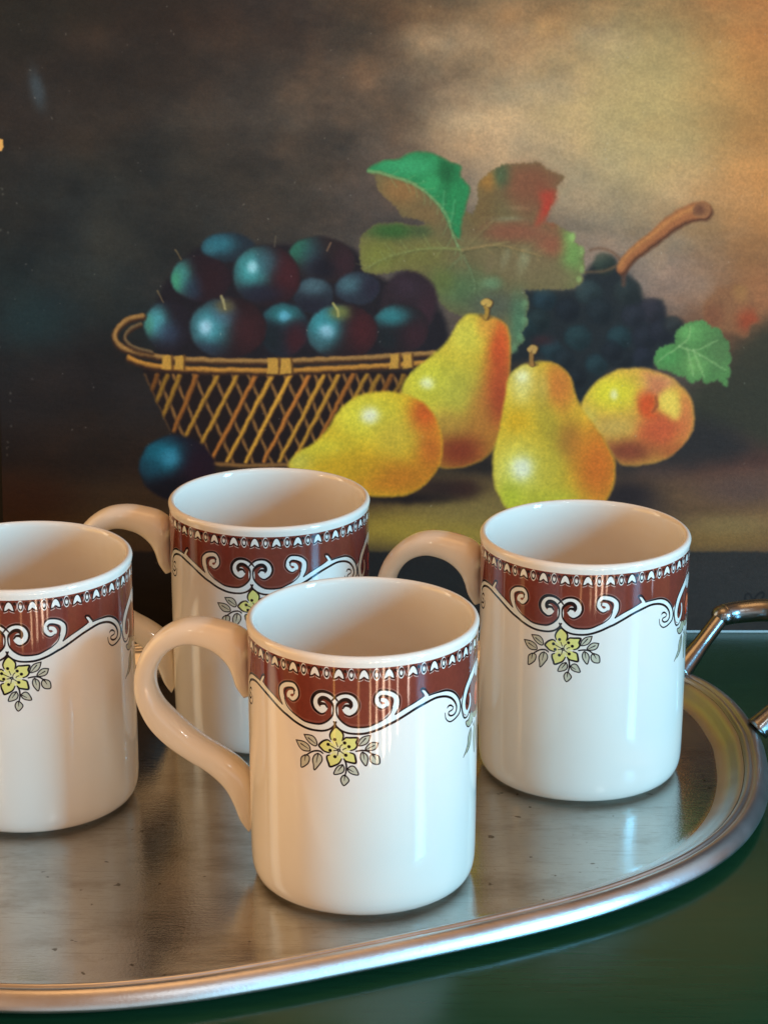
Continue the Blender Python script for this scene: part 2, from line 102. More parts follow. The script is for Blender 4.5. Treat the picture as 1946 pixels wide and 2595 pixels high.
  'grapemass': [[56.05,124.77],[59.97,143.9],[61.23,154.78],[74.14,156.13],[86.39,156.47],[87.68,161.56],[92.36,166.97],[100.47,169.68],[104.63,164.27],[111.53,158.17],[115.75,150.7],[122.56,150.7],[125.41,143.9],[132.98,140.49],[131.12,131.61],[121.0,124.77],[119.04,119.96],[103.97,120.65],[95.83,115.84],[87.77,104.83],[83.59,109.65],[77.97,121.34],[68.35,124.77]],
  'grapes': [[[[76.11,151.38],[75.61,149.19],[74.15,147.44],[72.03,146.47],[69.67,146.47],[67.52,147.44],[66.03,149.19],[65.48,151.38],[65.99,153.57],[67.44,155.32],[69.56,156.29],[71.92,156.29],[74.06,155.32],[75.55,153.57]],[28.8,46.4,52.8],[[69.45,152.71,3.72,3.72,0,[40,64,73],0.9,1.0],[73.49,148.2,3.18,3.19,0,[21,34,39],0.7,1.0]],1.6],[[[96.28,154.44],[95.74,152.06],[94.17,150.15],[91.86,149.09],[89.28,149.09],[86.95,150.15],[85.32,152.06],[84.71,154.44],[85.25,156.82],[86.83,158.72],[89.14,159.78],[91.71,159.78],[94.04,158.72],[95.67,156.82]],[40.0,52.8,52.8],[[89.03,155.88,4.05,4.04,0,[56,73,73],0.9,1.0],[93.44,150.97,3.47,3.47,0,[30,39,39],0.7,1.0]],1.6],[[[102.0,166.97],[101.55,164.97],[100.22,163.36],[98.27,162.46],[96.09,162.46],[94.12,163.36],[92.74,164.97],[92.22,166.97],[92.68,168.98],[94.01,170.59],[95.96,171.48],[98.13,171.48],[100.11,170.59],[101.49,168.98]],[43.2,52.8,43.2],[[95.87,168.19,3.42,3.41,0,[60,73,60],0.9,1.0],[99.6,164.05,2.94,2.92,0,[32,39,32],0.7,1.0]],1.6],[[[113.63,154.78],[113.07,152.26],[111.4,150.24],[108.96,149.11],[106.24,149.11],[103.76,150.24],[102.03,152.26],[101.38,154.78],[101.95,157.29],[103.61,159.31],[106.05,160.43],[108.77,160.43],[111.25,159.31],[112.98,157.29]],[35.2,41.6,40.0],[[105.95,156.3,4.29,4.27,0,[49,58,56],0.9,1.0],[110.63,151.11,3.68,3.67,0,[26,31,30],0.7,1.0]],1.6],[[[101.52,145.94],[100.95,143.41],[99.28,141.39],[96.84,140.26],[94.11,140.26],[91.63,141.39],[89.9,143.41],[89.25,145.94],[89.83,148.46],[91.5,150.49],[93.94,151.61],[96.67,151.61],[99.14,150.49],[100.87,148.46]],[27.2,33.6,36.8],[[93.83,147.47,4.29,4.29,0,[38,47,51],0.9,1.0],[98.51,142.26,3.68,3.68,0,[20,25,27],0.7,1.0]],1.6],[[[86.52,146.62],[86.01,144.37],[84.52,142.57],[82.35,141.57],[79.92,141.57],[77.72,142.57],[76.18,144.37],[75.62,146.62],[76.13,148.86],[77.62,150.66],[79.79,151.66],[82.22,151.66],[84.41,150.66],[85.95,148.86]],[24.0,28.8,33.6],[[79.69,147.98,3.81,3.81,0,[33,40,47],0.9,1.0],[83.84,143.35,3.27,3.27,0,[18,21,25],0.7,1.0]],1.6],[[[124.55,145.94],[124.01,143.47],[122.38,141.49],[120.0,140.39],[117.32,140.39],[114.9,141.49],[113.2,143.47],[112.56,145.94],[113.11,148.41],[114.74,150.39],[117.12,151.48],[119.79,151.48],[122.21,150.39],[123.91,148.41]],[40.0,36.8,43.2],[[117.03,147.44,4.2,4.2,0,[56,51,60],0.9,1.0],[121.62,142.34,3.6,3.6,0,[30,27,32],0.7,1.0]],1.6],[[[115.87,143.9],[115.37,141.65],[113.89,139.85],[111.72,138.84],[109.29,138.84],[107.08,139.85],[105.54,141.65],[104.96,143.9],[105.46,146.14],[106.95,147.94],[109.12,148.94],[111.54,148.94],[113.74,147.94],[115.29,146.14]],[33.6,35.2,41.6],[[109.03,145.26,3.82,3.82,0,[47,49,58],0.9,1.0],[113.2,140.62,3.27,3.27,0,[25,26,31],0.7,1.0]],1.6],[[[91.81,134.34],[91.26,131.95],[89.68,130.03],[87.37,128.96],[84.78,128.96],[82.44,130.03],[80.8,131.95],[80.2,134.34],[80.74,136.74],[82.33,138.66],[84.64,139.72],[87.22,139.72],[89.56,138.66],[91.2,136.74]],[30.4,49.6,51.2],[[84.53,135.8,4.06,4.07,0,[42,69,71],0.9,1.0],[88.95,130.86,3.49,3.49,0,[22,37,38],0.7,1.0]],1.6],[[[109.9,134.34],[109.39,132.09],[107.91,130.28],[105.73,129.28],[103.3,129.28],[101.09,130.28],[99.55,132.09],[98.97,134.34],[99.48,136.6],[100.97,138.4],[103.14,139.4],[105.57,139.4],[107.77,138.4],[109.32,136.6]],[28.8,49.6,52.8],[[103.05,135.71,3.82,3.83,0,[40,69,73],0.9,1.0],[107.22,131.06,3.28,3.28,0,[21,37,39],0.7,1.0]],1.6],[[[73.63,141.85],[73.11,139.6],[71.62,137.8],[69.44,136.8],[67.01,136.8],[64.81,137.8],[63.28,139.6],[62.72,141.85],[63.24,144.1],[64.73,145.9],[66.91,146.9],[69.33,146.9],[71.53,145.9],[73.06,144.1]],[28.8,40.0,40.0],[[66.79,143.21,3.82,3.81,0,[40,56,56],0.9,1.0],[70.94,138.58,3.27,3.28,0,[21,30,30],0.7,1.0]],1.6],[[[79.24,128.87],[78.79,126.9],[77.48,125.31],[75.58,124.43],[73.45,124.43],[71.52,125.31],[70.17,126.9],[69.68,128.87],[70.13,130.85],[71.44,132.43],[73.34,133.31],[75.47,133.31],[77.4,132.43],[78.74,130.85]],[32.0,48.0,52.8],[[73.25,130.07,3.35,3.35,0,[44,67,73],0.9,1.0],[76.89,126.0,2.87,2.88,0,[24,36,39],0.7,1.0]],1.6],[[[99.16,122.37],[98.71,120.39],[97.41,118.8],[95.5,117.92],[93.37,117.92],[91.44,118.8],[90.08,120.39],[89.58,122.37],[90.03,124.34],[91.33,125.93],[93.24,126.81],[95.37,126.81],[97.3,125.93],[98.65,124.34]],[30.4,48.0,51.2],[[93.16,123.57,3.35,3.37,0,[42,67,71],0.9,1.0],[96.81,119.48,2.87,2.88,0,[22,36,38],0.7,1.0]],1.6],[[[67.54,137.08],[67.02,134.82],[65.53,133.02],[63.35,132.01],[60.91,132.01],[58.71,133.02],[57.18,134.82],[56.62,137.08],[57.14,139.33],[58.64,141.13],[60.82,142.13],[63.25,142.13],[65.44,141.13],[66.98,139.33]],[28.8,44.8,46.4],[[60.7,138.44,3.82,3.82,0,[40,62,64],0.9,1.0],[64.84,133.8,3.28,3.28,0,[21,33,34],0.7,1.0]],1.6],[[[121.16,134.34],[120.63,131.95],[119.06,130.03],[116.75,128.96],[114.16,128.96],[111.82,130.03],[110.17,131.95],[109.56,134.34],[110.09,136.74],[111.67,138.66],[113.97,139.72],[116.55,139.72],[118.9,138.66],[120.54,136.74]],[28.8,30.4,36.8],[[113.88,135.8,4.06,4.07,0,[40,42,51],0.9,1.0],[118.32,130.86,3.49,3.49,0,[21,22,27],0.7,1.0]],1.6],[[[128.27,137.08],[127.78,134.82],[126.3,133.02],[124.13,132.01],[121.7,132.01],[119.49,133.02],[117.94,134.82],[117.36,137.08],[117.86,139.33],[119.34,141.13],[121.51,142.13],[123.93,142.13],[126.14,141.13],[127.69,139.33]],[30.4,30.4,36.8],[[121.43,138.44,3.82,3.82,0,[42,42,51],0.9,1.0],[125.61,133.8,3.28,3.28,0,[22,22,27],0.7,1.0]],1.6],[[[110.4,124.77],[109.93,122.65],[108.54,120.95],[106.49,120.0],[104.21,120.0],[102.14,120.95],[100.69,122.65],[100.15,124.77],[100.62,126.88],[102.02,128.58],[104.06,129.52],[106.34,129.52],[108.41,128.58],[109.86,126.88]],[25.6,28.8,32.0],[[103.97,126.05,3.59,3.6,0,[35,40,44],0.9,1.0],[107.89,121.68,3.08,3.09,0,[19,21,24],0.7,1.0]],1.6],[[[84.76,124.77],[84.31,122.79],[83.01,121.2],[81.1,120.32],[78.97,120.32],[77.04,121.2],[75.69,122.79],[75.19,124.77],[75.64,126.74],[76.95,128.33],[78.86,129.2],[80.99,129.2],[82.91,128.33],[84.26,126.74]],[27.2,33.6,36.8],[[78.77,125.96,3.35,3.35,0,[38,47,51],0.9,1.0],[82.41,121.89,2.87,2.89,0,[20,25,27],0.7,1.0]],1.6],[[[105.9,128.19],[105.46,126.21],[104.16,124.63],[102.25,123.75],[100.12,123.75],[98.19,124.63],[96.84,126.21],[96.33,128.19],[96.78,130.16],[98.08,131.75],[99.98,132.62],[102.11,132.62],[104.04,131.75],[105.4,130.16]],[24.0,27.2,32.0],[[99.9,129.39,3.35,3.36,0,[33,38,44],0.9,1.0],[103.56,125.31,2.87,2.88,0,[18,20,24],0.7,1.0]],1.6],[[[119.62,125.45],[119.18,123.47],[117.88,121.89],[115.98,121.01],[113.85,121.01],[111.91,121.89],[110.56,123.47],[110.05,125.45],[110.49,127.43],[111.79,129.01],[113.69,129.89],[115.82,129.89],[117.75,129.01],[119.11,127.43]],[30.4,32.0,40.0],[[113.62,126.65,3.35,3.36,0,[42,44,56],0.9,1.0],[117.28,122.57,2.87,2.88,0,[22,24,30],0.7,1.0]],1.6],[[[89.66,116.53],[89.22,114.55],[87.91,112.96],[86.0,112.07],[83.86,112.07],[81.93,112.96],[80.58,114.55],[80.08,116.53],[80.53,118.51],[81.84,120.1],[83.75,120.98],[85.88,120.98],[87.81,120.1],[89.16,118.51]],[24.0,27.2,30.4],[[83.66,117.73,3.35,3.36,0,[33,38,42],0.9,1.0],[87.31,113.64,2.87,2.89,0,[18,20,22],0.7,1.0]],1.6],[[[132.31,139.81],[131.94,138.12],[130.83,136.77],[129.21,136.01],[127.38,136.01],[125.73,136.77],[124.57,138.12],[124.13,139.81],[124.5,141.49],[125.61,142.84],[127.23,143.59],[129.06,143.59],[130.71,142.84],[131.87,141.49]],[40.0,41.6,40.0],[[127.18,140.83,2.86,2.87,0,[56,58,56],0.9,1.0],[130.32,137.35,2.45,2.46,0,[30,31,30],0.7,1.0]],1.6]],
  'redgrape': [70.31,132.98,4.78,2.05,0,[62,36,38],0.7,1.0],
  'stem': [[[104.62,164.94],[106.6,168.33],[110.6,172.38],[117.96,178.45],[124.63,183.84],[129.98,187.54],[135.34,189.89],[140.07,190.56]],4.2,8.0],
  'stemend': [[[143.66,190.42],[143.3,188.91],[142.24,187.69],[140.68,187.02],[138.93,187.02],[137.34,187.69],[136.23,188.91],[135.81,190.42],[136.16,191.94],[137.22,193.15],[138.78,193.83],[140.53,193.83],[142.12,193.15],[143.23,191.94]],[148,98,62],[[138.71,190.56,2.3,2.02,0,[104,64,44],0.9,1.0]],0.6],
  'tendril': [[[[104.57,167.65],[100.54,164.94],[95.13,163.59],[88.33,163.25]],1.6,[104,80,58],0.8],[[[105.61,166.3],[105.76,157.49]],3.0,[96,66,52],0.7],[[[103.87,169.0],[100.42,172.38],[94.97,173.73],[90.91,173.06]],1.4,[108,76,56],0.7]],
  'orangeleaf': [[[141.4,145.26],[142.3,150.7],[146.31,154.1],[147.61,156.81],[152.38,156.47],[155.06,158.17],[160.53,157.15],[161.32,152.74],[165.51,148.66],[164.91,145.26],[167.05,141.85],[162.33,139.81],[160.42,134.34],[154.22,136.39],[148.06,137.08],[143.24,139.12]],[136,90,58],[[161.59,141.85,4.78,4.77,0,[160,62,34],0.9,1.0],[157.87,154.78,3.4,4.08,0,[166,118,66],0.7,1.0],[145.86,143.9,4.09,4.78,0,[128,72,48],0.7,1.0]]],
  'darkbush': [[136.33,111.03],[149.81,120.65],[157.07,131.61],[173.13,143.9],[179.95,143.9],[181.49,88.93],[153.95,90.32],[136.65,95.85]],
  'bush2': [[119.35,102.76],[140.03,98.62],[155.26,93.09],[163.72,84.77],[154.22,79.22],[133.62,76.44],[116.41,75.74],[106.09,75.04],[112.74,88.93]],
  'gleaf': [[[119.99,124.08],[121.61,128.87],[125.66,131.06],[129.07,131.61],[129.33,135.71],[130.98,138.44],[134.35,140.49],[141.82,141.85],[145.3,138.44],[148.72,138.1],[150.31,134.34],[153.11,131.61],[152.71,128.19],[154.37,124.77],[153.2,122.02],[154.1,118.59],[152.66,115.84],[152.41,112.06],[148.55,115.84],[143.13,113.64],[141.36,116.19],[136.27,114.13],[134.15,117.22],[130.03,117.56],[125.88,119.96],[121.41,120.99]],[84,128,70],[[135.78,137.08,5.46,4.1,0,[104,160,88],0.8,1.0],[125.76,126.14,5.47,4.12,0,[82,144,76],0.9,1.0],[138.15,122.02,4.11,4.8,0,[120,166,92],0.8,1.0],[148.94,128.87,5.46,8.22,0,[82,112,66],0.8,1.0],[143.59,123.39,3.42,2.74,0,[96,140,78],0.6,1.0]]],
  'gveins': [[[[131.14,130.24],[137.33,128.53],[143.43,130.93],[148.16,132.98]],1.3,[150,180,116],0.6],[[[137.33,128.53],[139.49,123.39],[142.38,116.53]],1.3,[150,180,116],0.6],[[[137.33,128.53],[145.64,123.39],[151.88,119.96]],1.3,[150,180,116],0.6],[[[131.14,130.24],[135.16,134.34],[135.74,139.12]],1.3,[150,180,116],0.6],[[[131.14,130.24],[125.75,126.82],[121.71,123.39]],1.3,[150,180,116],0.6],[[[134.57,129.56],[136.07,123.39],[137.57,117.22]],1.3,[150,180,116],0.6]],
  'peach': [[[87.66,102.76],[90.44,109.65],[95.84,115.5],[103.99,119.83],[112.18,120.65],[120.42,119.42],[128.7,115.84],[134.99,109.65],[137.88,102.76],[138.06,94.47],[134.76,87.55],[129.37,82.0],[122.56,78.52],[112.94,76.99],[105.35,77.83],[100.41,85.47],[93.4,94.47]],[218,160,66],[[101.41,109.65,12.34,8.27,0,[228,210,52],0.95,1.0],[123.25,114.47,7.53,3.44,0,[206,140,92],0.8,1.0],[117.27,104.14,4.12,5.18,0,[212,92,40],0.95,1.0],[115.14,108.28,2.74,2.76,0,[226,120,60],0.7,1.0],[121.26,111.03,4.11,3.44,0,[204,110,70],0.7,1.0],[128.25,104.14,3.77,6.21,20,[236,196,70],0.95,1.0],[134.53,98.62,4.12,11.07,0,[214,120,64],0.9,1.0],[123.67,92.39,8.93,7.62,0,[204,90,52],0.97,1.0],[109.39,83.38,11.7,5.55,0,[134,62,40],0.95,1.0],[102.33,94.47,8.25,4.15,0,[196,160,80],0.7,1.0],[130.03,83.38,7.57,4.16,0,[170,84,44],0.8,1.0],[102.45,108.96,1.78,2.2,0,[250,240,190],0.7,1.0],[121.39,104.14,1.09,2.07,0,[150,90,50],0.8,1.0],[90.6,98.62,4.12,4.15,0,[210,200,90],0.5,1.0]],1.2],
  'pearC': [[[43.85,143.99],[37.68,144.66],[32.95,140.39],[27.29,131.82],[18.75,124.19],[11.14,117.5],[7.81,110.8],[9.25,101.19],[16.94,85.77],[24.64,76.58],[33.28,75.9],[40.95,78.03],[48.58,83.84],[53.28,95.42],[55.79,114.63],[56.05,128.96],[55.02,137.53],[50.99,142.09]],[222,184,56],[[35.83,135.63,7.61,8.57,0,[222,204,74],0.9,1.0],[20.68,114.63,13.36,11.51,0,[214,204,62],0.95,1.0],[34.06,109.84,10.5,11.53,0,[186,174,66],0.8,1.0],[51.57,128.96,5.24,16.25,0,[212,84,38],0.97,1.0],[51.27,106.96,7.64,15.4,0,[176,70,38],0.95,1.0],[34.2,83.84,14.38,10.66,0,[140,56,32],0.97,1.0],[28.4,95.42,10.52,5.79,0,[186,140,60],0.7,1.0],[19.25,113.86,2.86,2.49,0,[250,246,190],0.8,1.0],[45.3,140.39,3.8,5.71,0,[222,150,60],0.7,1.0],[42.73,99.27,5.73,10.6,0,[186,110,50],0.6,1.0]],1.2],
  'pearB': [[[-42.72,76.87],[-39.62,81.71],[-30.97,87.51],[-25.19,93.3],[-20.38,101.19],[-13.68,106.96],[-4.13,110.03],[5.42,109.84],[14.98,106.77],[21.68,100.23],[25.55,90.6],[25.4,79.0],[19.86,70.27],[10.27,63.66],[-2.23,62.69],[-14.73,65.41],[-29.13,70.27],[-38.72,73.18]],[232,184,42],[[-7.96,99.27,16.26,10.6,0,[226,212,66],0.95,1.0],[-29.07,83.84,13.42,5.81,0,[222,204,60],0.9,1.0],[-37.73,78.03,5.76,3.88,0,[214,206,90],0.7,1.0],[17.86,99.27,6.7,8.67,0,[214,92,34],0.97,1.0],[20.78,83.84,6.71,10.66,0,[210,108,38],0.95,1.0],[5.45,71.24,22.09,8.74,0,[206,122,34],0.97,1.0],[-16.62,76.09,14.39,6.79,0,[216,166,38],0.8,1.0],[5.44,89.63,9.57,8.69,0,[214,180,62],0.7,1.0],[-6.24,99.46,3.64,3.46,0,[252,248,214],0.9,1.0]],1.2],
  'pearD': [[[64.48,123.05],[58.79,120.18],[55.03,114.63],[53.95,106.96],[51.84,95.42],[49.35,83.84],[48.64,76.09],[49.66,68.33],[52.59,61.52],[56.48,56.65],[65.19,52.75],[76.75,51.77],[88.3,52.75],[97.85,58.6],[102.52,67.36],[103.12,78.03],[99.34,86.74],[93.46,95.42],[88.59,102.16],[85.15,108.88],[82.67,116.54],[78.8,120.85],[74.01,123.43],[68.76,123.62]],[226,184,50],[[61.7,114.63,5.73,8.63,0,[230,212,120],0.95,1.0],[77.95,112.71,7.63,11.52,0,[212,122,50],0.95,1.0],[70.33,110.8,2.87,8.64,0,[190,170,80],0.6,1.0],[59.01,96.38,5.74,4.82,0,[224,170,36],0.95,1.0],[60.18,73.18,11.52,12.63,0,[220,210,96],0.95,1.0],[73.37,95.42,4.78,10.62,-15,[176,150,48],0.85,1.0],[83.04,87.7,5.75,8.7,0,[156,96,44],0.7,1.0],[95.66,76.09,10.56,19.44,0,[212,108,34],0.97,1.0],[72.8,60.55,13.47,6.83,0,[196,186,54],0.9,1.0],[56.43,62.5,5.77,6.82,0,[190,190,50],0.8,1.0],[74.57,74.15,6.72,10.68,0,[188,166,56],0.6,1.0],[61.6,75.61,4.41,4.85,0,[252,248,216],0.9,1.0],[61.68,116.74,2.48,2.3,0,[250,244,200],0.6,1.0]],1.2],
  'pstems': [[[[45.09,143.23],[45.55,146.46],[44.67,149.49]],2.6,[176,132,56]],[[[44.1,149.87],[45.23,150.44],[46.57,149.87],[46.19,148.92]],3.4,[200,158,80]],[[[65.63,122.47],[65.21,126.1],[65.38,128.77]],2.6,[156,110,56]],[[[64.61,129.15],[65.75,129.92],[67.08,129.35],[66.72,128.2]],3.4,[190,146,80]]],
  'pdots': [[[[42.9,144.18],[45.1,142.76],[47.18,143.42]],2.0,[110,80,40]],[[[63.72,123.05],[65.63,122.09],[67.92,122.47]],2.0,[110,78,44]]],
  'shB': [[26.6,66.39,16.34,4.87,0,[50,33,28],0.95,1.0],[9.31,62.01,19.23,2.53,0,[34,24,22],0.95,1.0],[36.21,66.39,5.77,3.89,0,[58,30,24],0.6,1.0]],
  'shD': [[109.31,63.47,10.58,5.84,0,[40,30,30],0.9,1.0],[43.83,77.06,15.35,3.88,0,[40,32,28],0.9,1.0]],
  'floor_y': [82.2,64.3,49.9,37.6],
  'gold': [[13.68,48.1,39.09,7.93,0,[178,142,52],0.95,1.0],[36.72,58.9,26.6,10.8,0,[150,122,64],0.8,1.0],[147.05,42.69,28.45,6.14,0,[142,100,50],0.9,1.0],[155.77,49.91,19.54,4.69,0,[150,116,68],0.7,1.0],[160.7,66.07,21.26,7.17,0,[92,66,58],0.8,1.0],[104.15,57.1,21.29,10.8,0,[56,42,40],0.9,1.0],[-119.57,48.1,35.53,9.02,0,[70,52,28],0.9,1.0],[-73.3,55.3,35.5,10.8,0,[60,44,28],0.6,1.0],[-161.85,62.49,21.27,10.78,0,[52,30,18],0.9,1.0],[36.8,44.5,21.33,4.33,0,[166,132,54],0.85,1.0]],
  'signature': [[[[162.84,15.51],[163.32,17.69],[165.1,18.05],[166.41,15.87]],0.8],[[[167.01,13.32],[167.98,16.96],[170.44,18.78],[171.54,17.33],[169.82,15.14],[168.05,14.41],[170.21,13.69],[172.03,12.59]],0.9]],
  'smear': [[-151.33,243.01,2.76,7.81,-12,[70,84,92],0.7,1.0],[-156.37,142.23,15.76,10.52,0,[34,52,54],0.8,1.0]],
  'stripe': [[147.5,22.78,28.54,12.74,0,[58,50,46],0.9,1.0],[8.38,22.78,28.54,12.74,0,[34,33,31],0.8,1.0]],
  'chip': [[-169.3,221.74],[-166.89,221.4],[-166.45,218.33],[-167.72,216.28],[-169.44,216.62]],
  'chips': [[-167.63,199.82],[-167.52,197.41],[-168.97,182.23],[-165.52,180.85],[-166.31,109.68],[-166.4,106.15],[-166.34,94.98],[-168.29,87.51],[-168.72,84.84],[-168.62,81.81]],
  'cleft': [[[[115.64,118.59],[123.21,116.53],[125.33,113.09],[121.31,108.28],[116.49,109.65],[117.78,113.78]],[206,124,80],3.5,0.8],[[[121.46,100.0],[125.58,100.35],[129.41,97.24],[130.18,93.09],[126.49,88.93],[119.64,87.55],[114.1,89.62],[115.36,95.85]],[202,90,50],5,0.85],[[[121.68,106.9],[126.05,111.03],[130.22,108.28],[132.05,102.76],[130.77,97.93],[126.96,99.65],[123.13,102.76]],[240,202,84],2.4,0.9],[[[115.15,107.93],[117.86,109.52],[120.77,107.59],[121.25,104.14],[119.38,101.38],[122.03,98.96],[118.07,98.07],[115.15,100.0],[113.84,104.14]],[212,82,36],2.2,0.85]],
  'crease': [[120.97,107.93],[121.73,104.14],[119.94,101.04]],
  'redstreak': [[75.07,198.58],[75.11,194.87],[72.44,190.15],[70.11,185.41],[67.06,184.06],[68.36,189.47],[71.04,193.52],[68.96,196.9],[72.34,198.92]],
  'browns': [[[[46.61,184.06],[55.46,185.41],[69.1,184.06],[75.98,178.64],[78.1,173.21],[72.63,173.21],[62.35,177.28],[48.69,178.64]],[140,84,62],5,0.55],[[[55.26,208.34],[65.42,210.35],[70.88,207.66],[77.03,204.98],[74.38,198.92],[69.04,189.47],[62.26,186.77],[56.75,193.52]],[130,82,58],5,0.6],[[[41.9,174.57],[55.59,170.49],[69.28,167.77],[83.0,163.69],[83.08,157.55],[65.97,156.87],[52.24,162.32],[43.31,167.77]],[124,108,74],5,0.5]],
}

# ------------------------------------------------------------------ raster helpers for flat print
def curve(pts, closed=False, n=5):
    P = np.array(pts, float); N = len(P)
    if N < 3: return P
    out = []
    rng = range(N) if closed else range(N - 1)
    for i in rng:
        if closed: a, b, c, d = P[(i-1) % N], P[i], P[(i+1) % N], P[(i+2) % N]
        else: a, b, c, d = P[max(i-1, 0)], P[i], P[i+1], P[min(i+2, N-1)]
        for t in np.arange(n) / n:
            out.append(.5*(2*b+(c-a)*t+(2*a-5*b+4*c-d)*t*t+(-a+3*b-3*c+d)*t**3))
    if not closed: out.append(P[-1])
    return np.array(out)

def grain(h, w, cell_y, cell_x, octs=4, rough=.55):
    out = np.zeros((h, w), np.float32); amp = 1; tot = 0
    for o in range(octs):
        gh, gw = max(2, int(h/cell_y)+3), max(2, int(w/cell_x)+3)
        g = RNG.random((gh, gw)).astype(np.float32)
        yy = np.linspace(0, gh-2.001, h); xx = np.linspace(0, gw-2.001, w)
        yi = yy.astype(int); xi = xx.astype(int); fy = yy-yi; fx = xx-xi
        fy = (fy*fy*(3-2*fy))[:, None]; fx = (fx*fx*(3-2*fx))[None]
        a = g[yi][:, xi]; b = g[yi][:, xi+1]; c = g[yi+1][:, xi]; d = g[yi+1][:, xi+1]
        out += amp*((a*(1-fx)+b*fx)*(1-fy)+(c*(1-fx)+d*fx)*fy); tot += amp
        amp *= rough; cell_y = max(1.2, cell_y/2); cell_x = max(1.2, cell_x/2)
    return out/tot - .5

INK = (26, 14, 17)
def scallop(pts, step=2.6, h=.5):
    P = np.array(pts, float); Q = np.roll(P, -1, 0); area2 = (P[:, 0]*Q[:, 1]-Q[:, 0]*P[:, 1]).sum(); sg = 1 if area2 > 0 else -1
    out = []
    for a, b in zip(P, Q):
        d = b-a; L = np.hypot(*d); k = max(1, int(round(L/step))); nn = np.array([d[1], -d[0]])/(L+1e-9)*sg
        for i in range(k):
            for t in (0, .3, .62, .86): out.append(a+d*(i+t)/k+nn*h*(0, .75, 1, .7)[(0, .3, .62, .86).index(t)]*(.6+.6*RNG.random()))
    return np.array(out)
class Sheet:
    """a print: row 0 is the bottom; coordinates in millimetres"""
    def __init__(s, x0, x1, y0, y1, ppm, colour):
        s.x0, s.y0, s.ppm = x0, y0, ppm
        s.w = int(round((x1-x0)*ppm)); s.h = int(round((y1-y0)*ppm))
        s.a = np.empty((s.h, s.w, 3), np.float32); s.a[:] = np.array(colour)/255.
        s.clip = None
    def box(s, P, m):
        i0 = max(0, int((P[:, 0].min()-m-s.x0)*s.ppm)); i1 = min(s.w, int((P[:, 0].max()+m-s.x0)*s.ppm)+2)
        j0 = max(0, int((P[:, 1].min()-m-s.y0)*s.ppm)); j1 = min(s.h, int((P[:, 1].max()+m-s.y0)*s.ppm)+2)
        if i1 <= i0 or j1 <= j0: return None
        X = s.x0+(np.arange(i0, i1, dtype=np.float32)+.5)/s.ppm; Y = s.y0+(np.arange(j0, j1, dtype=np.float32)+.5)/s.ppm
        return i0, i1, j0, j1, X[None, :], Y[:, None]
    def dist(s, P, closed, X, Y, cap=1e9):
        D = np.full((Y.shape[0], X.shape[1]), 1e9, np.float32); ins = np.zeros(D.shape, bool); tt = np.zeros(D.shape, np.float32)
        N = len(P); M = N if closed else N-1
        for i in range(M):
            a, b = P[i], P[(i+1) % N]; dx, dy = b[0]-a[0], b[1]-a[1]; L = dx*dx+dy*dy+1e-12
            if closed:
                if a[1] != b[1]:
                    c = ((a[1] > Y) != (b[1] > Y)) & (X < dx*(Y-a[1])/(dy if dy else 1e-9)+a[0]); ins ^= c
            # distance only near the segment
            xi = np.nonzero((X[0] > min(a[0], b[0])-cap) & (X[0] < max(a[0], b[0])+cap))[0]
            yi = np.nonzero((Y[:, 0] > min(a[1], b[1])-cap) & (Y[:, 0] < max(a[1], b[1])+cap))[0]
            if len(xi) == 0 or len(yi) == 0: continue
            sl = (slice(yi[0], yi[-1]+1), slice(xi[0], xi[-1]+1))
            x = X[:, sl[1]]-a[0]; y = Y[sl[0]]-a[1]
            t = np.clip((x*dx+y*dy)/L, 0, 1); d = (x-t*dx)**2+(y-t*dy)**2
            m = d < D[sl]; D[sl] = np.where(m, d, D[sl]); tt[sl] = np.where(m, (i+t)/M, tt[sl])
        return np.sqrt(D), ins, tt
    def put(s, bx, al, colour):
        i0, i1, j0, j1 = bx[:4]
        if s.clip is not None: al = al*s.clip[j0:j1, i0:i1]
        c = np.array(colour, np.float32)/255. if not isinstance(colour, np.ndarray) else colour
        v = s.a[j0:j1, i0:i1]; v += (c-v)*al[..., None]
    def mask(s, P, soft):
        bx = s.box(P, soft)
        if bx is None: return None, None
        D, ins, _ = s.dist(P, True, bx[4], bx[5], soft+.2)
        sd = np.where(ins, D, -D); sd = np.clip(sd, -soft, soft)
        al = np.clip(sd/soft*.5+.5, 0, 1); return bx, al*al*(3-2*al)
    def fill(s, pts, colour, soft=.12, alpha=1, n=5):
        P = curve(pts, True, n) if n > 1 else np.array(pts, float)
        bx, al = s.mask(P, soft)
        if bx is not None: s.put(bx, al*alpha, colour)
        return bx, al
    def stroke(s, pts, w0, w1, colour, soft=.08, alpha=1, swell=0, n=5):
        if colour == INK: w0, w1 = w0*1.4, w1*1.4
        P = curve(pts, False, n); m = max(w0, w1)*(1+swell)/2+soft
        bx = s.box(P, m)
        if bx is None: return
        D, _, t = s.dist(P, False, bx[4], bx[5], m+.05)
        hw = (w0+(w1-w0)*t)*(1+swell*np.sin(np.pi*t))/2
        s.put(bx, np.clip((hw-D)/soft*.5+.5, 0, 1)*alpha, colour)
    def blob(s, b, gain=1):
        x, y, rx, ry, rot, c, al, p = b
        P = np.array([[x, y]]); bx = s.box(P, max(rx, ry)*2.6)
        if bx is None: return
        X, Y = bx[4]-x, bx[5]-y; cs, sn = math.cos(R(-rot)), math.sin(R(-rot))
        u = (X*cs+Y*sn)/rx; v = (-X*sn+Y*cs)/ry
        s.put(bx, np.exp(-.72*(u*u+v*v)**1.35)*al*gain, c)
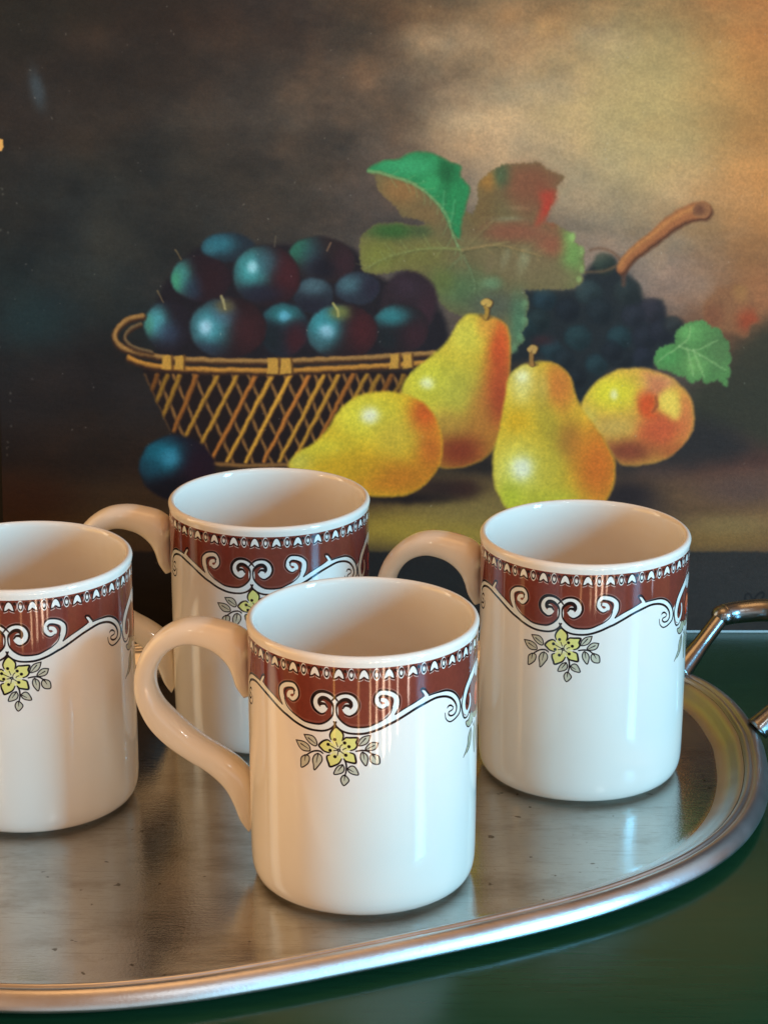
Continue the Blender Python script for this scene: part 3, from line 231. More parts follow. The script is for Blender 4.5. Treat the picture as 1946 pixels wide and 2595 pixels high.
    def shaded(s, pts, colour, blobs, soft=1.0, smooth=True, speck=.02):
        P = curve(pts, True, 5) if smooth else scallop(pts)
        bx, al = s.mask(P, soft)
        if bx is None: return
        keep = s.clip
        full = np.zeros((s.h, s.w), np.float32); full[bx[2]:bx[3], bx[0]:bx[1]] = al
        s.put(bx, al, colour)
        s.clip = full
        for b in blobs: s.blob(b)
        if speck:
            i0, i1, j0, j1 = bx[:4]; g = (grain(j1-j0, i1-i0, 34, 20, 5, .62)*1.2+grain(j1-j0, i1-i0, 5, 5, 2, .6)*.5)[..., None]
            v = s.a[j0:j1, i0:i1]; v *= 1+al[..., None]*g*speck*6
        s.clip = keep
    def image(s, name):
        im = bpy.data.images.new(name, s.w, s.h); px = np.ones((s.h, s.w, 4), np.float32)
        px[..., :3] = np.clip(s.a, 0, 1); im.pixels.foreach_set(px.ravel()); im.update(); im.pack(); return im

# ------------------------------------------------------------------ the transfer print of the mugs
BROWN = (122, 54, 40); CREAM = (236, 232, 216); GLAZE = (240, 227, 208); YEL = (232, 220, 118); SAGE = (172, 166, 130)
HALF = 39.4*math.pi/2                      # millimetres of half a repeat
def mug_print():
    s = Sheet(-HALF, HALF, 48, 96, 14, GLAZE); D = DECAL
    mir = lambda p: [(-x-.6, z) for x, z in p]
    both = lambda k: (D[k], mir(D[k]))
    # brown field
    edge = D['brown']; q = edge+[(48.2, 74.6), (50.5, 77.5), (53.5, 80.2), (57.5, 82.6), (60.4, 85.2), (61.95, 86.2)]
    top = 92.6
    poly = [(61.95, top)]+[(-61.95, top)]+[(-x-.6 if x < 61 else -61.95, z) for x, z in q[::-1]]+[(-.3, 77)]+q
    P = np.array(poly); bx, al = s.mask(P, .1)
    s.put(bx, al, BROWN)
    i0, i1, j0, j1 = bx[:4]; g = grain(j1-j0, i1-i0, 14, 14, 4)[..., None]; s.a[j0:j1, i0:i1] *= 1+al[..., None]*g*.14
    # scroll bands
    for k in (0, 1):
        f = (lambda p: p) if k == 0 else mir
        s.stroke(f(D['scroll']), 2.2, 1.3, CREAM, n=6, swell=.15)
        s.stroke(f(D['bandfill']), 1.6, .9, CREAM, n=6, swell=.4)
        s.stroke(f(D['volute']), 1.5, 2.3, CREAM, n=6, swell=.1)
        s.fill(f([(31.2, 77.6), (33.4, 78.8), (32.2, 80.4), (30.4, 82.3), (29.2, 82.5), (30.4, 80.6), (30.2, 78.6)]), CREAM)
    s.stroke([(-.3, 73.6), (-.3, 78), (-.3, 80.3)], 1.5, 1.5, CREAM)
    for k in (0, 1):
        f = (lambda p: p) if k == 0 else mir
        s.stroke(f(D['volute_in']), .3, .35, INK, swell=2.0)
        s.stroke(f(D['volute_out']), .35, .25, INK, swell=1.8 if k else 1.0)
        s.stroke(f(D['crescent']), .3, .2, INK, swell=.8)
        s.stroke(f([(x+.1, z+.75) for x, z in D['crescent'][4:-1]]), .35, .35, (160, 110, 96), alpha=.55, soft=.3)
        s.stroke(f(D['scroll_out']), .25, .2, INK, swell=1.0)
        s.stroke(f(D['scroll_in']), .2, .3, INK, swell=.8)
        s.stroke(f(D['band_lo']), .42, .3, INK, swell=.7)
        s.stroke(f(D['arc']), .2, .2, INK, swell=1.4)
        s.stroke(f(D['band_up']), .3, .3, INK)
        s.stroke(f(D['spike']), .2, .35, INK, swell=.6)
        s.stroke(f(D['band_up2']), .5, .2, INK, swell=.5)
        for p, w in ((D['band_up2'][:6], .16), (D['volute_out'], .12), (D['scroll_out'], .12)):
            P = curve(f(p), False, 3); c0 = P.mean(0); s.stroke([tuple(v+(v-c0)/(np.linalg.norm(v-c0)+1e-6)*.62) for v in P[::3]], w, w, CREAM, alpha=.55)
    # yellow flower and its leaves
    for p in D['petals']:
        c0 = D['fcen']; s.fill([tuple(c0)]+[tuple(x) for x in p], YEL, soft=.25, alpha=.95)
    g = [c*.98 for c in GLAZE]
    s.blob([D['fcen'][0], D['fcen'][1], 1.7, 1.7, 0, g, .75, 1])
    for p in D['petals']: s.stroke(p, .3, .3, INK, swell=.7)
    for p in D['lines']: s.stroke(p, .2, .2, INK)
    for x, z in D['dots']: s.stroke([(x, z), (x+.01, z)], .82, .82, INK)
    x, z = D['fcen']; s.stroke([(x, z), (x+.01, z)], .85, .85, INK); s.stroke([(x, z), (x+.01, z)], .3, .3, CREAM)
    for i, p in enumerate(D['leaves']):
        s.fill([tuple(v) for v in p], SAGE, soft=.2, alpha=.6)
        bxa = np.array(p); c0 = bxa.mean(0); s.blob([c0[0]+.3, c0[1]+.2, .7, .6, 20, (196, 192, 160), .5, 1])
        s.stroke([tuple(v) for v in p]+[tuple(p[0])], .28, .28, INK, n=4)
    for p in D['veins']: s.stroke(p, .3, .1, INK)
    for p in D['stems']: s.stroke(p, .35, .3, INK, swell=.3)
    # jewel cartouche on the seam of the repeat
    for c0 in (-HALF, HALF):
        for m in (-1, 1):
            f = lambda p: [(c0+m*x, z) for x, z in p]
            s.fill(f([(0, 84.6), (3, 82.4), (7, 80), (10.5, 77.2), (12.6, 73.6), (13.2, 70.6), (11.6, 67.4), (8.5, 67.2), (5, 65), (0, 64)]), BROWN, soft=.1)
            s.stroke(f([(1, 82.2), (4.2, 80.4), (8.2, 78.2), (11.2, 75), (12.2, 71.6), (11.3, 68.7), (9.2, 67.9), (7.4, 69.6), (7, 72), (7.6, 73.8)]), 2.3, .7, CREAM, swell=.25)
            s.stroke(f([(0, 85.6), (3.4, 83), (8, 80.4), (11.6, 77.3), (13.4, 73.2), (13.5, 70.4), (12.2, 67), (10, 66.2), (7.4, 67.6), (6.3, 69.6)]), .35, .3, INK, swell=.5)
            s.stroke(f([(2.2, 79.6), (5, 78.6), (8, 76.6), (9.8, 74.4), (10.2, 71.8), (9.2, 70.4)]), .25, .35, INK, swell=.5)
            s.fill(f([(0, 83.5), (1.6, 82), (2.4, 80), (1.4, 78), (0, 77.2)]), CREAM, soft=.1)
            s.stroke(f([(0, 83.6), (1.8, 82), (2.6, 80), (1.5, 78), (0, 77)]), .3, .3, INK)
            s.fill(f([(4.4, 65.8), (6.4, 66.6), (8.6, 64.8), (10.6, 64.6), (9, 62.6), (6.4, 62.2), (3.5, 63.6), (0, 62.6), (0, 64.6)]), SAGE, soft=.15, alpha=.9)
            s.stroke(f([(4, 65.4), (6.2, 66.6), (8.4, 64.7), (10.7, 64.6), (9.2, 62.4), (6.6, 61.9), (4, 63.2)]), .3, .3, INK)
            s.fill(f([(6.2, 61), (8.4, 58.6), (9.2, 55.2), (11.6, 52.6), (8.4, 53.2), (6, 55.6), (5.2, 58.4)]), SAGE, soft=.15, alpha=.8)
            s.stroke(f([(6.2, 61), (8.4, 58.6), (9.2, 55.4), (12, 52.2)]), .3, .3, INK); s.stroke(f([(9.6, 53), (6.6, 54.8), (5.2, 58.2), (6.2, 61)]), .28, .28, INK)
            s.stroke(f([(6.3, 60), (6.9, 57), (8.2, 54.6)]), .3, .2, INK)
            s.fill(f([(1.6, 61), (3.2, 58), (3, 54), (1.8, 50.6), (.8, 54.5), (.6, 58)]), SAGE, soft=.15, alpha=.8)
            s.stroke(f([(1.6, 61.4), (3.2, 58), (3, 54), (1.8, 50), (.8, 54.5), (.6, 58), (1.6, 61)]), .28, .28, INK)
            s.stroke(f([(4.6, 62.4), (3.4, 60.6)]), .3, .3, INK)
        el = [(c0+3.0*math.cos(t), 71.2+4.6*math.sin(t)) for t in np.linspace(0, 2*math.pi, 14, endpoint=False)]
        s.fill(el, (214, 74, 40), soft=.15); s.blob([c0+.4, 73, 1.2, 1.7, 0, (246, 150, 110), .8, 1]); s.stroke(el+[el[0]], .4, .4, INK)
    # egg-and-dart border under the lip
    per = 2*HALF/15
    for i in range(-8, 9):
        x = 1.1+i*per
        B = lambda p: [(x+a*.92, 89.0+b*.92) for a, b in p]
        s.stroke(B([(-per/2-.2, 2.5), (per/2+.2, 2.5)]), 1.2, 1.2, (78, 28, 22), alpha=.6, soft=.3)
        s.fill(B([(-1.8, -.3), (-1.5, 1.2), (-.8, 2.6), (0, 3.1), (.8, 2.6), (1.5, 1.2), (1.8, -.3), (.8, .1), (0, .7), (-.8, .1)]), CREAM)
        s.stroke(B([(-2.0, -.5), (-1.7, 1.2), (-.95, 2.8), (0, 3.4), (.95, 2.8), (1.7, 1.2), (2.0, -.5)]), .28, .28, INK)
        s.stroke(B([(-1.8, -.6), (-.8, -.3), (0, .35), (.8, -.3), (1.8, -.6)]), .3, .3, INK)
        s.stroke(B([(-2.0, -1.2), (-.9, -.9), (-.3, -.5)]), .22, .22, CREAM, alpha=.8); s.stroke(B([(2.0, -1.2), (.9, -.9), (.3, -.5)]), .22, .22, CREAM, alpha=.8)
        y = per/2; e = lambda r: [(x+y+.75*r*math.cos(t), 90.3+1.45*r*math.sin(t)) for t in np.linspace(0, 2*math.pi, 12, endpoint=False)]
        s.fill(e(1.5), CREAM); s.fill(e(1.2), INK); s.fill(e(.72), CREAM)
        for m in (-1, 1):
            s.stroke([(x+y+m*1.55, 91.7), (x+y+m*1.2, 90.4), (x+y+m*1.7, 89)], .2, .2, CREAM, alpha=.9)
            s.stroke([(x+y+m*2.0, 91.3), (x+y+m*2.0+.01, 91.3)], .8, .8, INK)
    return s.image('mug_transfer_print')

# ------------------------------------------------------------------ the painted canvas
CW, CE, CH = -171.2, 262.0, 356.0          # left edge, right edge, height in millimetres
def canvas_print():
    s = Sheet(CW, CE, 0, CH, 3.8, (40, 36, 32)); A = ART
    rows = [[(40,36,30),(46,38,32),(54,44,38),(84,66,50),(122,98,70),(142,112,74),(160,106,62)],
            [(44,38,34),(48,42,37),(62,54,47),(108,88,70),(162,138,108),(186,158,104),(180,132,78)],
            [(42,41,38),(46,46,42),(58,53,47),(88,75,66),(154,130,106),(164,136,106),(170,122,76)],
            [(32,40,40),(38,42,41),(58,52,48),(84,73,66),(112,95,86),(132,108,94),(118,78,56)],
            [(38,33,32),(38,32,30),(34,28,26),(50,40,34),(52,44,38),(60,50,42),(58,42,34)],
            [(36,27,23),(44,31,23),(40,30,24),(70,56,40),(66,50,40),(76,54,46),(84,54,44)]]
    G = np.array(rows, np.float32)/255.
    gx = np.array(A['gx']); gy = np.array(A['gy'])
    X = s.x0+(np.arange(s.w)+.5)/s.ppm; Y = s.y0+(np.arange(s.h)+.5)/s.ppm
    wob = grain(s.h, s.w, 90, 160, 5, .6); wob2 = grain(s.h, s.w, 90, 160, 5, .6)
    fx = np.interp(X, gx, np.arange(7))[None, :]+wob*1.3; fy = np.interp(-Y, -gy, np.arange(6))[:, None]+wob2*.9
    fx = np.clip(fx, 0, 5.999); fy = np.clip(fy, 0, 4.999); xi = fx.astype(int); yi = fy.astype(int)
    tx = fx-xi; ty = fy-yi; tx = (tx*tx*(3-2*tx))[..., None]; ty = (ty*ty*(3-2*ty))[..., None]
    s.a[:] = (G[yi, xi]*(1-tx)+G[yi, xi+1]*tx)*(1-ty)+(G[yi+1, xi]*(1-tx)+G[yi+1, xi+1]*tx)*ty
    # scumbled, slanting brushwork
    n1 = grain(s.h, s.w+int(s.h*.45)+4, 80, 160, 7, .6); n2 = grain(s.h, s.w, 90, 90, 7, .58)
    sh = (np.arange(s.h)*.45).astype(int)
    n1 = np.stack([n1[j, sh[j]:sh[j]+s.w] for j in range(s.h)])
    L = s.a.mean(-1, keepdims=True)
    s.a *= 1+(n1[..., None]*.55+n2[..., None]*.35)
    s.a[..., 0] *= 1+n2*.22; s.a[..., 2] *= 1-n2*.2
    full = grain(s.h, s.w, 3, 6, 3, .7)
    # warm edge of the light at the right
    s.blob([mmx(1900), mmy(300), 26, 80, 0, (178, 118, 60), .55, 1]); s.blob([mmx(1480), mmy(330), 44, 30, 0, (190, 164, 118), .45, 1]); s.blob([mmx(1660), mmy(260), 26, 40, 0, (180, 156, 100), .5, 1])
    for b in A['smear']: s.blob(b)
    # ground of the picture
    fy = A['floor_y']
    def strip(y0, y1, c0, c1, al, soft):
        m = np.clip((y0-Y)/soft+.5, 0, 1)*np.clip((Y-y1)/soft+.5, 0, 1); m = (m*m*(3-2*m))[:, None, None]*al
        t = np.clip((X-CW)/340, 0, 1)[None, :, None]; c = np.array(c0)/255.*(1-t)+np.array(c1)/255.*t
        s.a[:] = s.a*(1-m)+c*m
    strip(fy[1]+6, fy[3], (56, 40, 24), (120, 84, 50), .85, 16)
    s.a[Y < fy[2]+14] *= (1+n1[Y < fy[2]+14][..., None]*.5)
    for b in A['gold']: s.blob(b)
    for b in A['shD']: s.blob(b)
    # faint foliage at the right
    s.fill(A['darkbush'], (50, 50, 36), soft=7, alpha=.85); s.fill(A['bush2'], (42, 38, 36), soft=7, alpha=.9)
    p, c, bl = A['orangeleaf']; bx, al = s.mask(curve(p, True), 1.6)
    keep = s.a.copy(); s.shaded(p, c, bl, 1.6); s.a[:] = keep*.2+s.a*.8
    # grapes
    s.fill(A['grapemass'], (31, 36, 38), soft=2.2, alpha=.96)
    for p, c, bl, sf in A['grapes']:
        keep = s.a.copy(); s.shaded(p, c, bl, sf); s.a[:] = keep*.25+s.a*.75
    s.blob(A['redgrape'])
    p, w0, w1 = A['stem']
    for q, w, c, a in A['tendril']: s.stroke(q, w, w*.6, c, soft=.7, alpha=a)
    s.stroke([(x+.6, y-1.0) for x, y in p], w0, w1, (88, 52, 34), soft=.8); s.stroke(p, w0*.85, w1*.9, (160, 98, 58), soft=.8); s.stroke([(x-.5, y+.9) for x, y in p], w0*.3, w1*.3, (190, 126, 70), soft=1, alpha=.8)
    p, c, bl, sf = A['stemend']; s.shaded(p, c, bl, sf)
    # plums in the basket
    for p, c, bl, sf in A['plums'][:1]: s.shaded(p, c, bl, sf)
    # vine leaf
    s.shaded(A['leaf'], (112, 100, 66), A['leafb'], .8, smooth=False)
    s.shaded(A['leafg'], (44, 128, 76), A['leafgb'], 1.2)
    for p, c, sf, a in A['browns']: s.fill(p, c, soft=sf, alpha=a)
    s.fill(A['redstreak'], (176, 62, 46), soft=2.4, alpha=.7)
    for p, w, c, a in A['veins']:
        s.stroke([(x+.4, y-.5) for x, y in p], w*.7, w*.4, (64, 66, 40), soft=.9, alpha=a*.4); s.stroke(p, w*.6, w*.25, c, soft=.6, alpha=a)
        Q = curve(p, False, 8)
        if np.linalg.norm(Q[-1]-Q[0]) > 14:
            for i in range(5, len(Q)-3, 4):
                d = Q[i+1]-Q[i]; d /= np.linalg.norm(d)+1e-9
                for m in (-1, 1):
                    e = np.array([d[0]*.72-m*d[1]*.7, d[1]*.72+m*d[0]*.7])*RNG.uniform(4, 6.5)
                    s.stroke([tuple(Q[i]), tuple(Q[i]+e*.55+d*.3), tuple(Q[i]+e)], .5, .2, c, soft=.5, alpha=a*.5)
    for b in A['scallop']: s.blob(b)
    s.shaded(A['gleaf'][0], A['gleaf'][1], A['gleaf'][2], .8, smooth=False)
    for p, w, c, a in A['gveins']: s.stroke(p, w*.6, w*.3, c, soft=.5, alpha=a)
    for p, c, bl, sf in A['plums'][1:]: s.shaded(p, c, bl, sf*1.1)
    for p, w, c in A['stemsm']: s.stroke(p, w, w*.8, c, soft=.35, alpha=.9)
    # basket
    bx, al = s.fill(A['basket_body'], (34, 23, 21), soft=1.2, n=1)
    full = np.zeros((s.h, s.w), np.float32); full[bx[2]:bx[3], bx[0]:bx[1]] = al; s.clip = full
    for p in A['lat2']: s.stroke(p, 1.5, 1.4, (154, 104, 54), soft=.5, alpha=.85)
    for i, p in enumerate(A['lat1']):
        c = (206, 144, 52) if i % 3 else (188, 112, 46); f_ = max(.55, 1-abs(i-8)*.05); c = tuple(v*f_ for v in c)
        s.stroke([(x+.45, y) for x, y in p], 2.4, 2.0, (48, 28, 22), soft=.8, alpha=.8); s.stroke(p, 2.1, 1.6, c, soft=.6); s.stroke([(x-.25, y) for x, y in p], .7, .5, tuple(min(255, v*1.2) for v in c), soft=.5, alpha=.7)
    s.clip = None
    s.stroke(A['rimbase'], 1.8, 1.8, (140, 96, 52), soft=.6)
    for p, w, c in A['rim']:
        s.stroke([(x, y-.7) for x, y in p], w*.95, w*.95, (66, 40, 26), soft=.7); s.stroke(p, w*.62, w*.62, c, soft=.6); s.stroke([(x, y+.35) for x, y in p], w*.25, w*.25, tuple(min(255, v*1.22) for v in c), soft=.6, alpha=.8)
    for p in A['wraps']:
        s.fill(p, (204, 148, 62), soft=.7, n=1); s.stroke([p[1], p[2]], .8, .8, (92, 58, 30), soft=.6)
    # lone plum, pears, peach
    p, c, bl = A['lone']; s.shaded(p, c, bl, 1.3)
    for b in A['shB']: s.blob(b)
    for k in ('peach', 'pearC', 'pearB', 'pearD'):
        p, c, bl, sf = A[k]; s.shaded(p, c, bl, sf, speck=.02)
    for p, c, sf, a in A['cleft']: s.fill(p, c, soft=sf, alpha=a)
    s.stroke(A['crease'], .7, .4, (132, 58, 34), soft=.8, alpha=.8)
    for p, w, c in A['pdots']: s.stroke(p, w*.5, w*.5, c, soft=.7, alpha=.8)
    for p, w, c in A['pstems']: s.stroke([(x+.4, y) for x, y in p], w*.8, w*.8, (70, 46, 26), soft=.5); s.stroke(p, w*.75, w*.7, c, soft=.4)
    # dark front edge of the painted table
    m = np.clip((fy[3]-Y)/1.2+.5, 0, 1)[:, None, None]; t = np.clip((X-CW)/340, 0, 1)[None, :, None]
    c = (np.array((20, 17, 16))*(1-t)+np.array((54, 45, 39))*t)/255.; s.a[:] = s.a*(1-m)+c*m*(1+n1[..., None]*.5)
    for b in A['stripe']: s.blob(b, .8)
    for p, w in A['signature']: s.stroke(p, w, w*.8, (20, 16, 16), soft=.4, alpha=.75)
    # paint wear: flecks of bare ground and dust
    for _ in range(150):
        x, y = RNG.uniform(CW, 170), RNG.uniform(20, 285); r = RNG.uniform(.15, .34)
        s.stroke([(x, y), (x+RNG.normal(0, .3), y+RNG.normal(0, .3))], r, r, (200, 190, 175), soft=.2, alpha=RNG.uniform(.25, .7))
    s.fill(A['chip'], (236, 176, 96), soft=.3, n=1)
    for x, y in A['chips']: s.stroke([(x, y), (x+.1, y-.4)], .45, .4, (150, 146, 130), soft=.35, alpha=.5)
    # hand-painted edges: the drawing wanders a little everywhere
    wx = grain(s.h, s.w, 15, 15, 3, .6)*3.6; wy = grain(s.h, s.w, 15, 15, 3, .6)*3.6
    jj = np.clip(np.arange(s.h)[:, None]+wy, 0, s.h-2); ii = np.clip(np.arange(s.w)[None, :]+wx, 0, s.w-2)
    j0 = jj.astype(int); i0 = ii.astype(int); fj = (jj-j0)[..., None]; fi = (ii-i0)[..., None]
    s.a = ((s.a[j0, i0]*(1-fi)+s.a[j0, i0+1]*fi)*(1-fj)+(s.a[j0+1, i0]*(1-fi)+s.a[j0+1, i0+1]*fi)*fj).astype(np.float32)
    s.a *= 1+(grain(s.h, s.w, 3, 3, 2, .6)*.16+grain(s.h, s.w, 7, 16, 3, .6)*.06)[..., None]
    return s.image('still_life_print')
def mmx(u): return float(np.interp(u, [0, 1946], [-169.4, 169.4]))
def mmy(v): return float(np.interp(v, [0, 250, 500, 750, 1000, 1180, 1605], ART['gy']+[0]))

# ------------------------------------------------------------------ materials
def mat(name):
    m = bpy.data.materials.new(name); m.use_nodes = True; return m, m.node_tree, m.node_tree.nodes['Principled BSDF']
def nd(nt, t, **kw):
    n = nt.nodes.new(t)
    for k, v in kw.items():
        if k in n.inputs: n.inputs[k].default_value = v
        else: setattr(n, k, v)
    return n
def coords(nt, sc=(1, 1, 1), rot=(0, 0, 0)):
    t = nt.nodes.new('ShaderNodeTexCoord'); m = nt.nodes.new('ShaderNodeMapping'); m.inputs['Scale'].default_value = sc; m.inputs['Rotation'].default_value = rot
    nt.links.new(t.outputs['Object'], m.inputs['Vector']); return m.outputs['Vector']
def noise(nt, vec, scale, detail=4, rough=.55):
    n = nd(nt, 'ShaderNodeTexNoise'); n.inputs['Scale'].default_value = scale; n.inputs['Detail'].default_value = detail; n.inputs['Roughness'].default_value = rough
    nt.links.new(vec, n.inputs['Vector']); return n.outputs['Fac']
def ramp(nt, fac, stops):
    r = nt.nodes.new('ShaderNodeValToRGB'); e = r.color_ramp.elements
    while len(e) < len(stops): e.new(.5)
    for i, (p, c) in enumerate(stops): e[i].position = p; e[i].color = (*c, 1) if len(c) == 3 else c
    nt.links.new(fac, r.inputs['Fac']); return r.outputs['Color']
def bump(nt, bsdf, h, strength, dist):
    b = nt.nodes.new('ShaderNodeBump'); b.inputs['Strength'].default_value = strength; b.inputs['Distance'].default_value = dist
    nt.links.new(h, b.inputs['Height']); nt.links.new(b.outputs['Normal'], bsdf.inputs['Normal']); return b

m_glaze, nt, b = mat('cream_glaze')
b.inputs['Base Color'].default_value = (.87, .775, .63, 1); b.inputs['Roughness'].default_value = .07; b.inputs['IOR'].default_value = 1.52
bump(nt, b, noise(nt, coords(nt), 45, 2), .05, .002)
m_print, nt, b = mat('printed_glaze')
im = mug_print(); uv = nd(nt, 'ShaderNodeUVMap'); t = nd(nt, 'ShaderNodeTexImage'); t.image = im; t.interpolation = 'Cubic'; t.extension = 'REPEAT'
nt.links.new(uv.outputs['UV'], t.inputs['Vector']); nt.links.new(t.outputs['Color'], b.inputs['Base Color'])
b.inputs['Roughness'].default_value = .07; b.inputs['IOR'].default_value = 1.52
bump(nt, b, noise(nt, coords(nt), 45, 2), .05, .002)

def metal(name, base, r0, r1, worn=True, dents=.0):
    m, nt, b = mat(name); b.inputs['Metallic'].default_value = 1
    v = coords(nt, (1, 1, 1)); vs = coords(nt, (16, 1, 1), (0, 0, R(62)))
    vs2 = coords(nt, (2.5, 14, 6), (0, 0, R(12)))
    n1 = noise(nt, v, 28, 6, .65); n2 = noise(nt, vs2, 60, 5, .65)
    c = ramp(nt, n1, [(.25, tuple(k*.80 for k in base)), (.7, base)])
    if worn:
        sp = ramp(nt, noise(nt, v, 190, 2, .5), [(.0, (1, 1, 1)), (.70, (1, 1, 1)), (.735, (.34, .3, .26))])
        st = ramp(nt, n2, [(.28, (.70, .67, .62)), (.45, (1, 1, 1))])
        mx = nd(nt, 'ShaderNodeMix', data_type='RGBA', blend_type='MULTIPLY'); mx.inputs[0].default_value = 1
        nt.links.new(c, mx.inputs[6]); nt.links.new(sp, mx.inputs[7])
        mx2 = nd(nt, 'ShaderNodeMix', data_type='RGBA', blend_type='MULTIPLY'); mx2.inputs[0].default_value = .8
        nt.links.new(mx.outputs[2], mx2.inputs[6]); nt.links.new(st, mx2.inputs[7]); c = mx2.outputs[2]
    if worn:
        for rot, sc, th in ((35, 1.0, .74), (-28, 1.3, .75), (80, .9, .76), (8, 1.6, .74)):
            q = noise(nt, coords(nt, (sc*4, sc*150, 1), (0, 0, R(rot))), 5, 1, .3)
            sr = ramp(nt, q, [(0, (1, 1, 1)), (th-.02, (1, 1, 1)), (th, (.55, .53, .5)), (th+.02, (1, 1, 1))])
            mq = nd(nt, 'ShaderNodeMix', data_type='RGBA', blend_type='MULTIPLY'); mq.inputs[0].default_value = .7
            nt.links.new(c, mq.inputs[6]); nt.links.new(sr, mq.inputs[7]); c = mq.outputs[2]
    if worn:
        st2 = ramp(nt, noise(nt, coords(nt, (1, 2.2, 1), (0, 0, R(-20))), 16, 7, .68), [(.34, (.56, .52, .47)), (.50, (1, 1, 1)), (.62, (1, 1, 1)), (.74, (.74, .71, .66))])
        mq = nd(nt, 'ShaderNodeMix', data_type='RGBA', blend_type='MULTIPLY'); mq.inputs[0].default_value = .7
        nt.links.new(c, mq.inputs[6]); nt.links.new(st2, mq.inputs[7]); c = mq.outputs[2]
    nt.links.new(c, b.inputs['Base Color'])
    r = nd(nt, 'ShaderNodeMapRange'); r.inputs[3].default_value = r0; r.inputs[4].default_value = r1; r.inputs[1].default_value = .3; r.inputs[2].default_value = .7
    nt.links.new(n2 if worn else n1, r.inputs[0]); nt.links.new(r.outputs[0], b.inputs['Roughness'])
    ad = nd(nt, 'ShaderNodeMath', operation='ADD'); nt.links.new(n2, ad.inputs[0]); nt.links.new(noise(nt, v, 900, 2), ad.inputs[1])
    bump(nt, b, ad.outputs[0], .08, .0005)
    return m
m_tray = metal('worn_tray_metal', (.54, .53, .50), .11, .21)
m_rim = metal('polished_tray_rim', (.64, .63, .61), .30, .42, worn=False)
m_tube = metal('polished_handle_metal', (.31, .315, .31), .20, .32, worn=False)

m_table, nt, b = mat('green_painted_wood')
vs = coords(nt, (2.0, 18, 1)); n1 = noise(nt, vs, 14, 5, .55); n2 = noise(nt, coords(nt), 9, 3)
c = ramp(nt, n1, [(.3, (.009, .042, .016)), (.75, (.012, .052, .021))]); nt.links.new(c, b.inputs['Base Color'])
b.inputs['IOR'].default_value = 1.5
r = nd(nt, 'ShaderNodeMapRange'); r.inputs[3].default_value = .14; r.inputs[4].default_value = .30; nt.links.new(n1, r.inputs[0]); nt.links.new(r.outputs[0], b.inputs['Roughness'])
bump(nt, b, n1, .07, .0006)
m_wall, nt, b = mat('dark_wall_paint')
c = ramp(nt, noise(nt, coords(nt), 6, 4), [(.3, (.010, .010, .009)), (.7, (.016, .015, .013))]); nt.links.new(c, b.inputs['Base Color']); b.inputs['Roughness'].default_value = .8

m_pict, nt, b = mat('oil_painted_canvas')
GAIN = 1.0
im = canvas_print(); uv = nd(nt, 'ShaderNodeUVMap'); t = nd(nt, 'ShaderNodeTexImage'); t.image = im; t.interpolation = 'Cubic'; t.extension = 'EXTEND'
nt.links.new(uv.outputs['UV'], t.inputs['Vector'])
g = nd(nt, 'ShaderNodeMix', data_type='RGBA', blend_type='MULTIPLY'); g.inputs[0].default_value = 1; g.inputs[7].default_value = (PICT_TINT[0], PICT_TINT[1], PICT_TINT[2], 1)
nt.links.new(t.outputs['Color'], g.inputs[6]); nt.links.new(g.outputs[2], b.inputs['Base Color'])
b.inputs['Roughness'].default_value = .6; b.inputs['Specular IOR Level'].default_value = .18
ad = nd(nt, 'ShaderNodeMath', operation='ADD'); nt.links.new(noise(nt, coords(nt, (1, 1, 6)), 900, 2), ad.inputs[0]); nt.links.new(noise(nt, coords(nt, (1, 1, 3)), 160, 4), ad.inputs[1])
bump(nt, b, ad.outputs[0], .22, .0006)
m_edge, nt, b = mat('bare_canvas_edge'); b.inputs['Base Color'].default_value = (.62, .58, .52, 1); b.inputs['Roughness'].default_value = .8
bump(nt, b, noise(nt, coords(nt), 700, 2), .4, .0006)
m_wood, nt, b = mat('stretcher_wood'); c = ramp(nt, noise(nt, coords(nt, (1, 1, 14)), 20, 4), [(.3, (.20, .12, .06)), (.7, (.30, .19, .10))]); nt.links.new(c, b.inputs['Base Color'])

# ------------------------------------------------------------------ mesh helpers
def tag(o, label=None, cat=None, group=None, kind=None):
    if label: o['label'] = label
    if cat: o['category'] = cat
    if group: o['group'] = group
    if kind: o['kind'] = kind
    return o
def empty(name, loc, rz=0):
    o = bpy.data.objects.new(name, None); col.objects.link(o); o.location = loc; o.rotation_euler = (0, 0, rz); o.empty_display_size = .02; return o
def obj(name, bm, mats, parent=None, smooth=True):
    me = bpy.data.meshes.new(name)
    bmesh.ops.recalc_face_normals(bm, faces=bm.faces[:])
    bm.to_mesh(me); bm.free()
    for m in (mats if isinstance(mats, (list, tuple)) else [mats]): me.materials.append(m)
    if smooth: me.polygons.foreach_set('use_smooth', [True]*len(me.polygons))
    o = bpy.data.objects.new(name, me); col.objects.link(o)
    if parent: o.parent = parent
    return o
def rings_to_bm(rings, closed_u=True, cap0=False, cap1=False, bm=None):
    bm = bm or bmesh.new(); V = [[bm.verts.new(p) for p in r] for r in rings]; n = len(rings[0])
    for a, b_ in zip(V[:-1], V[1:]):
        for i in range(n if closed_u else n-1):
            j = (i+1) % n; bm.faces.new((a[i], a[j], b_[j], b_[i]))
    if cap0: bm.faces.new(V[0][::-1])
    if cap1: bm.faces.new(V[-1])
    return bm
def box(bm, x0, x1, y0, y1, z0, z1, bev=0):
    r = bmesh.ops.create_cube(bm, size=1); 
    for v in r['verts']: v.co = Vector(((x0+x1)/2+v.co.x*(x1-x0), (y0+y1)/2+v.co.y*(y1-y0), (z0+z1)/2+v.co.z*(z1-z0)))
    if bev:
        es = {e for v in r['verts'] for e in v.link_edges}; bmesh.ops.bevel(bm, geom=list(es), offset=bev, segments=2, affect='EDGES', profile=.5)
    return bm
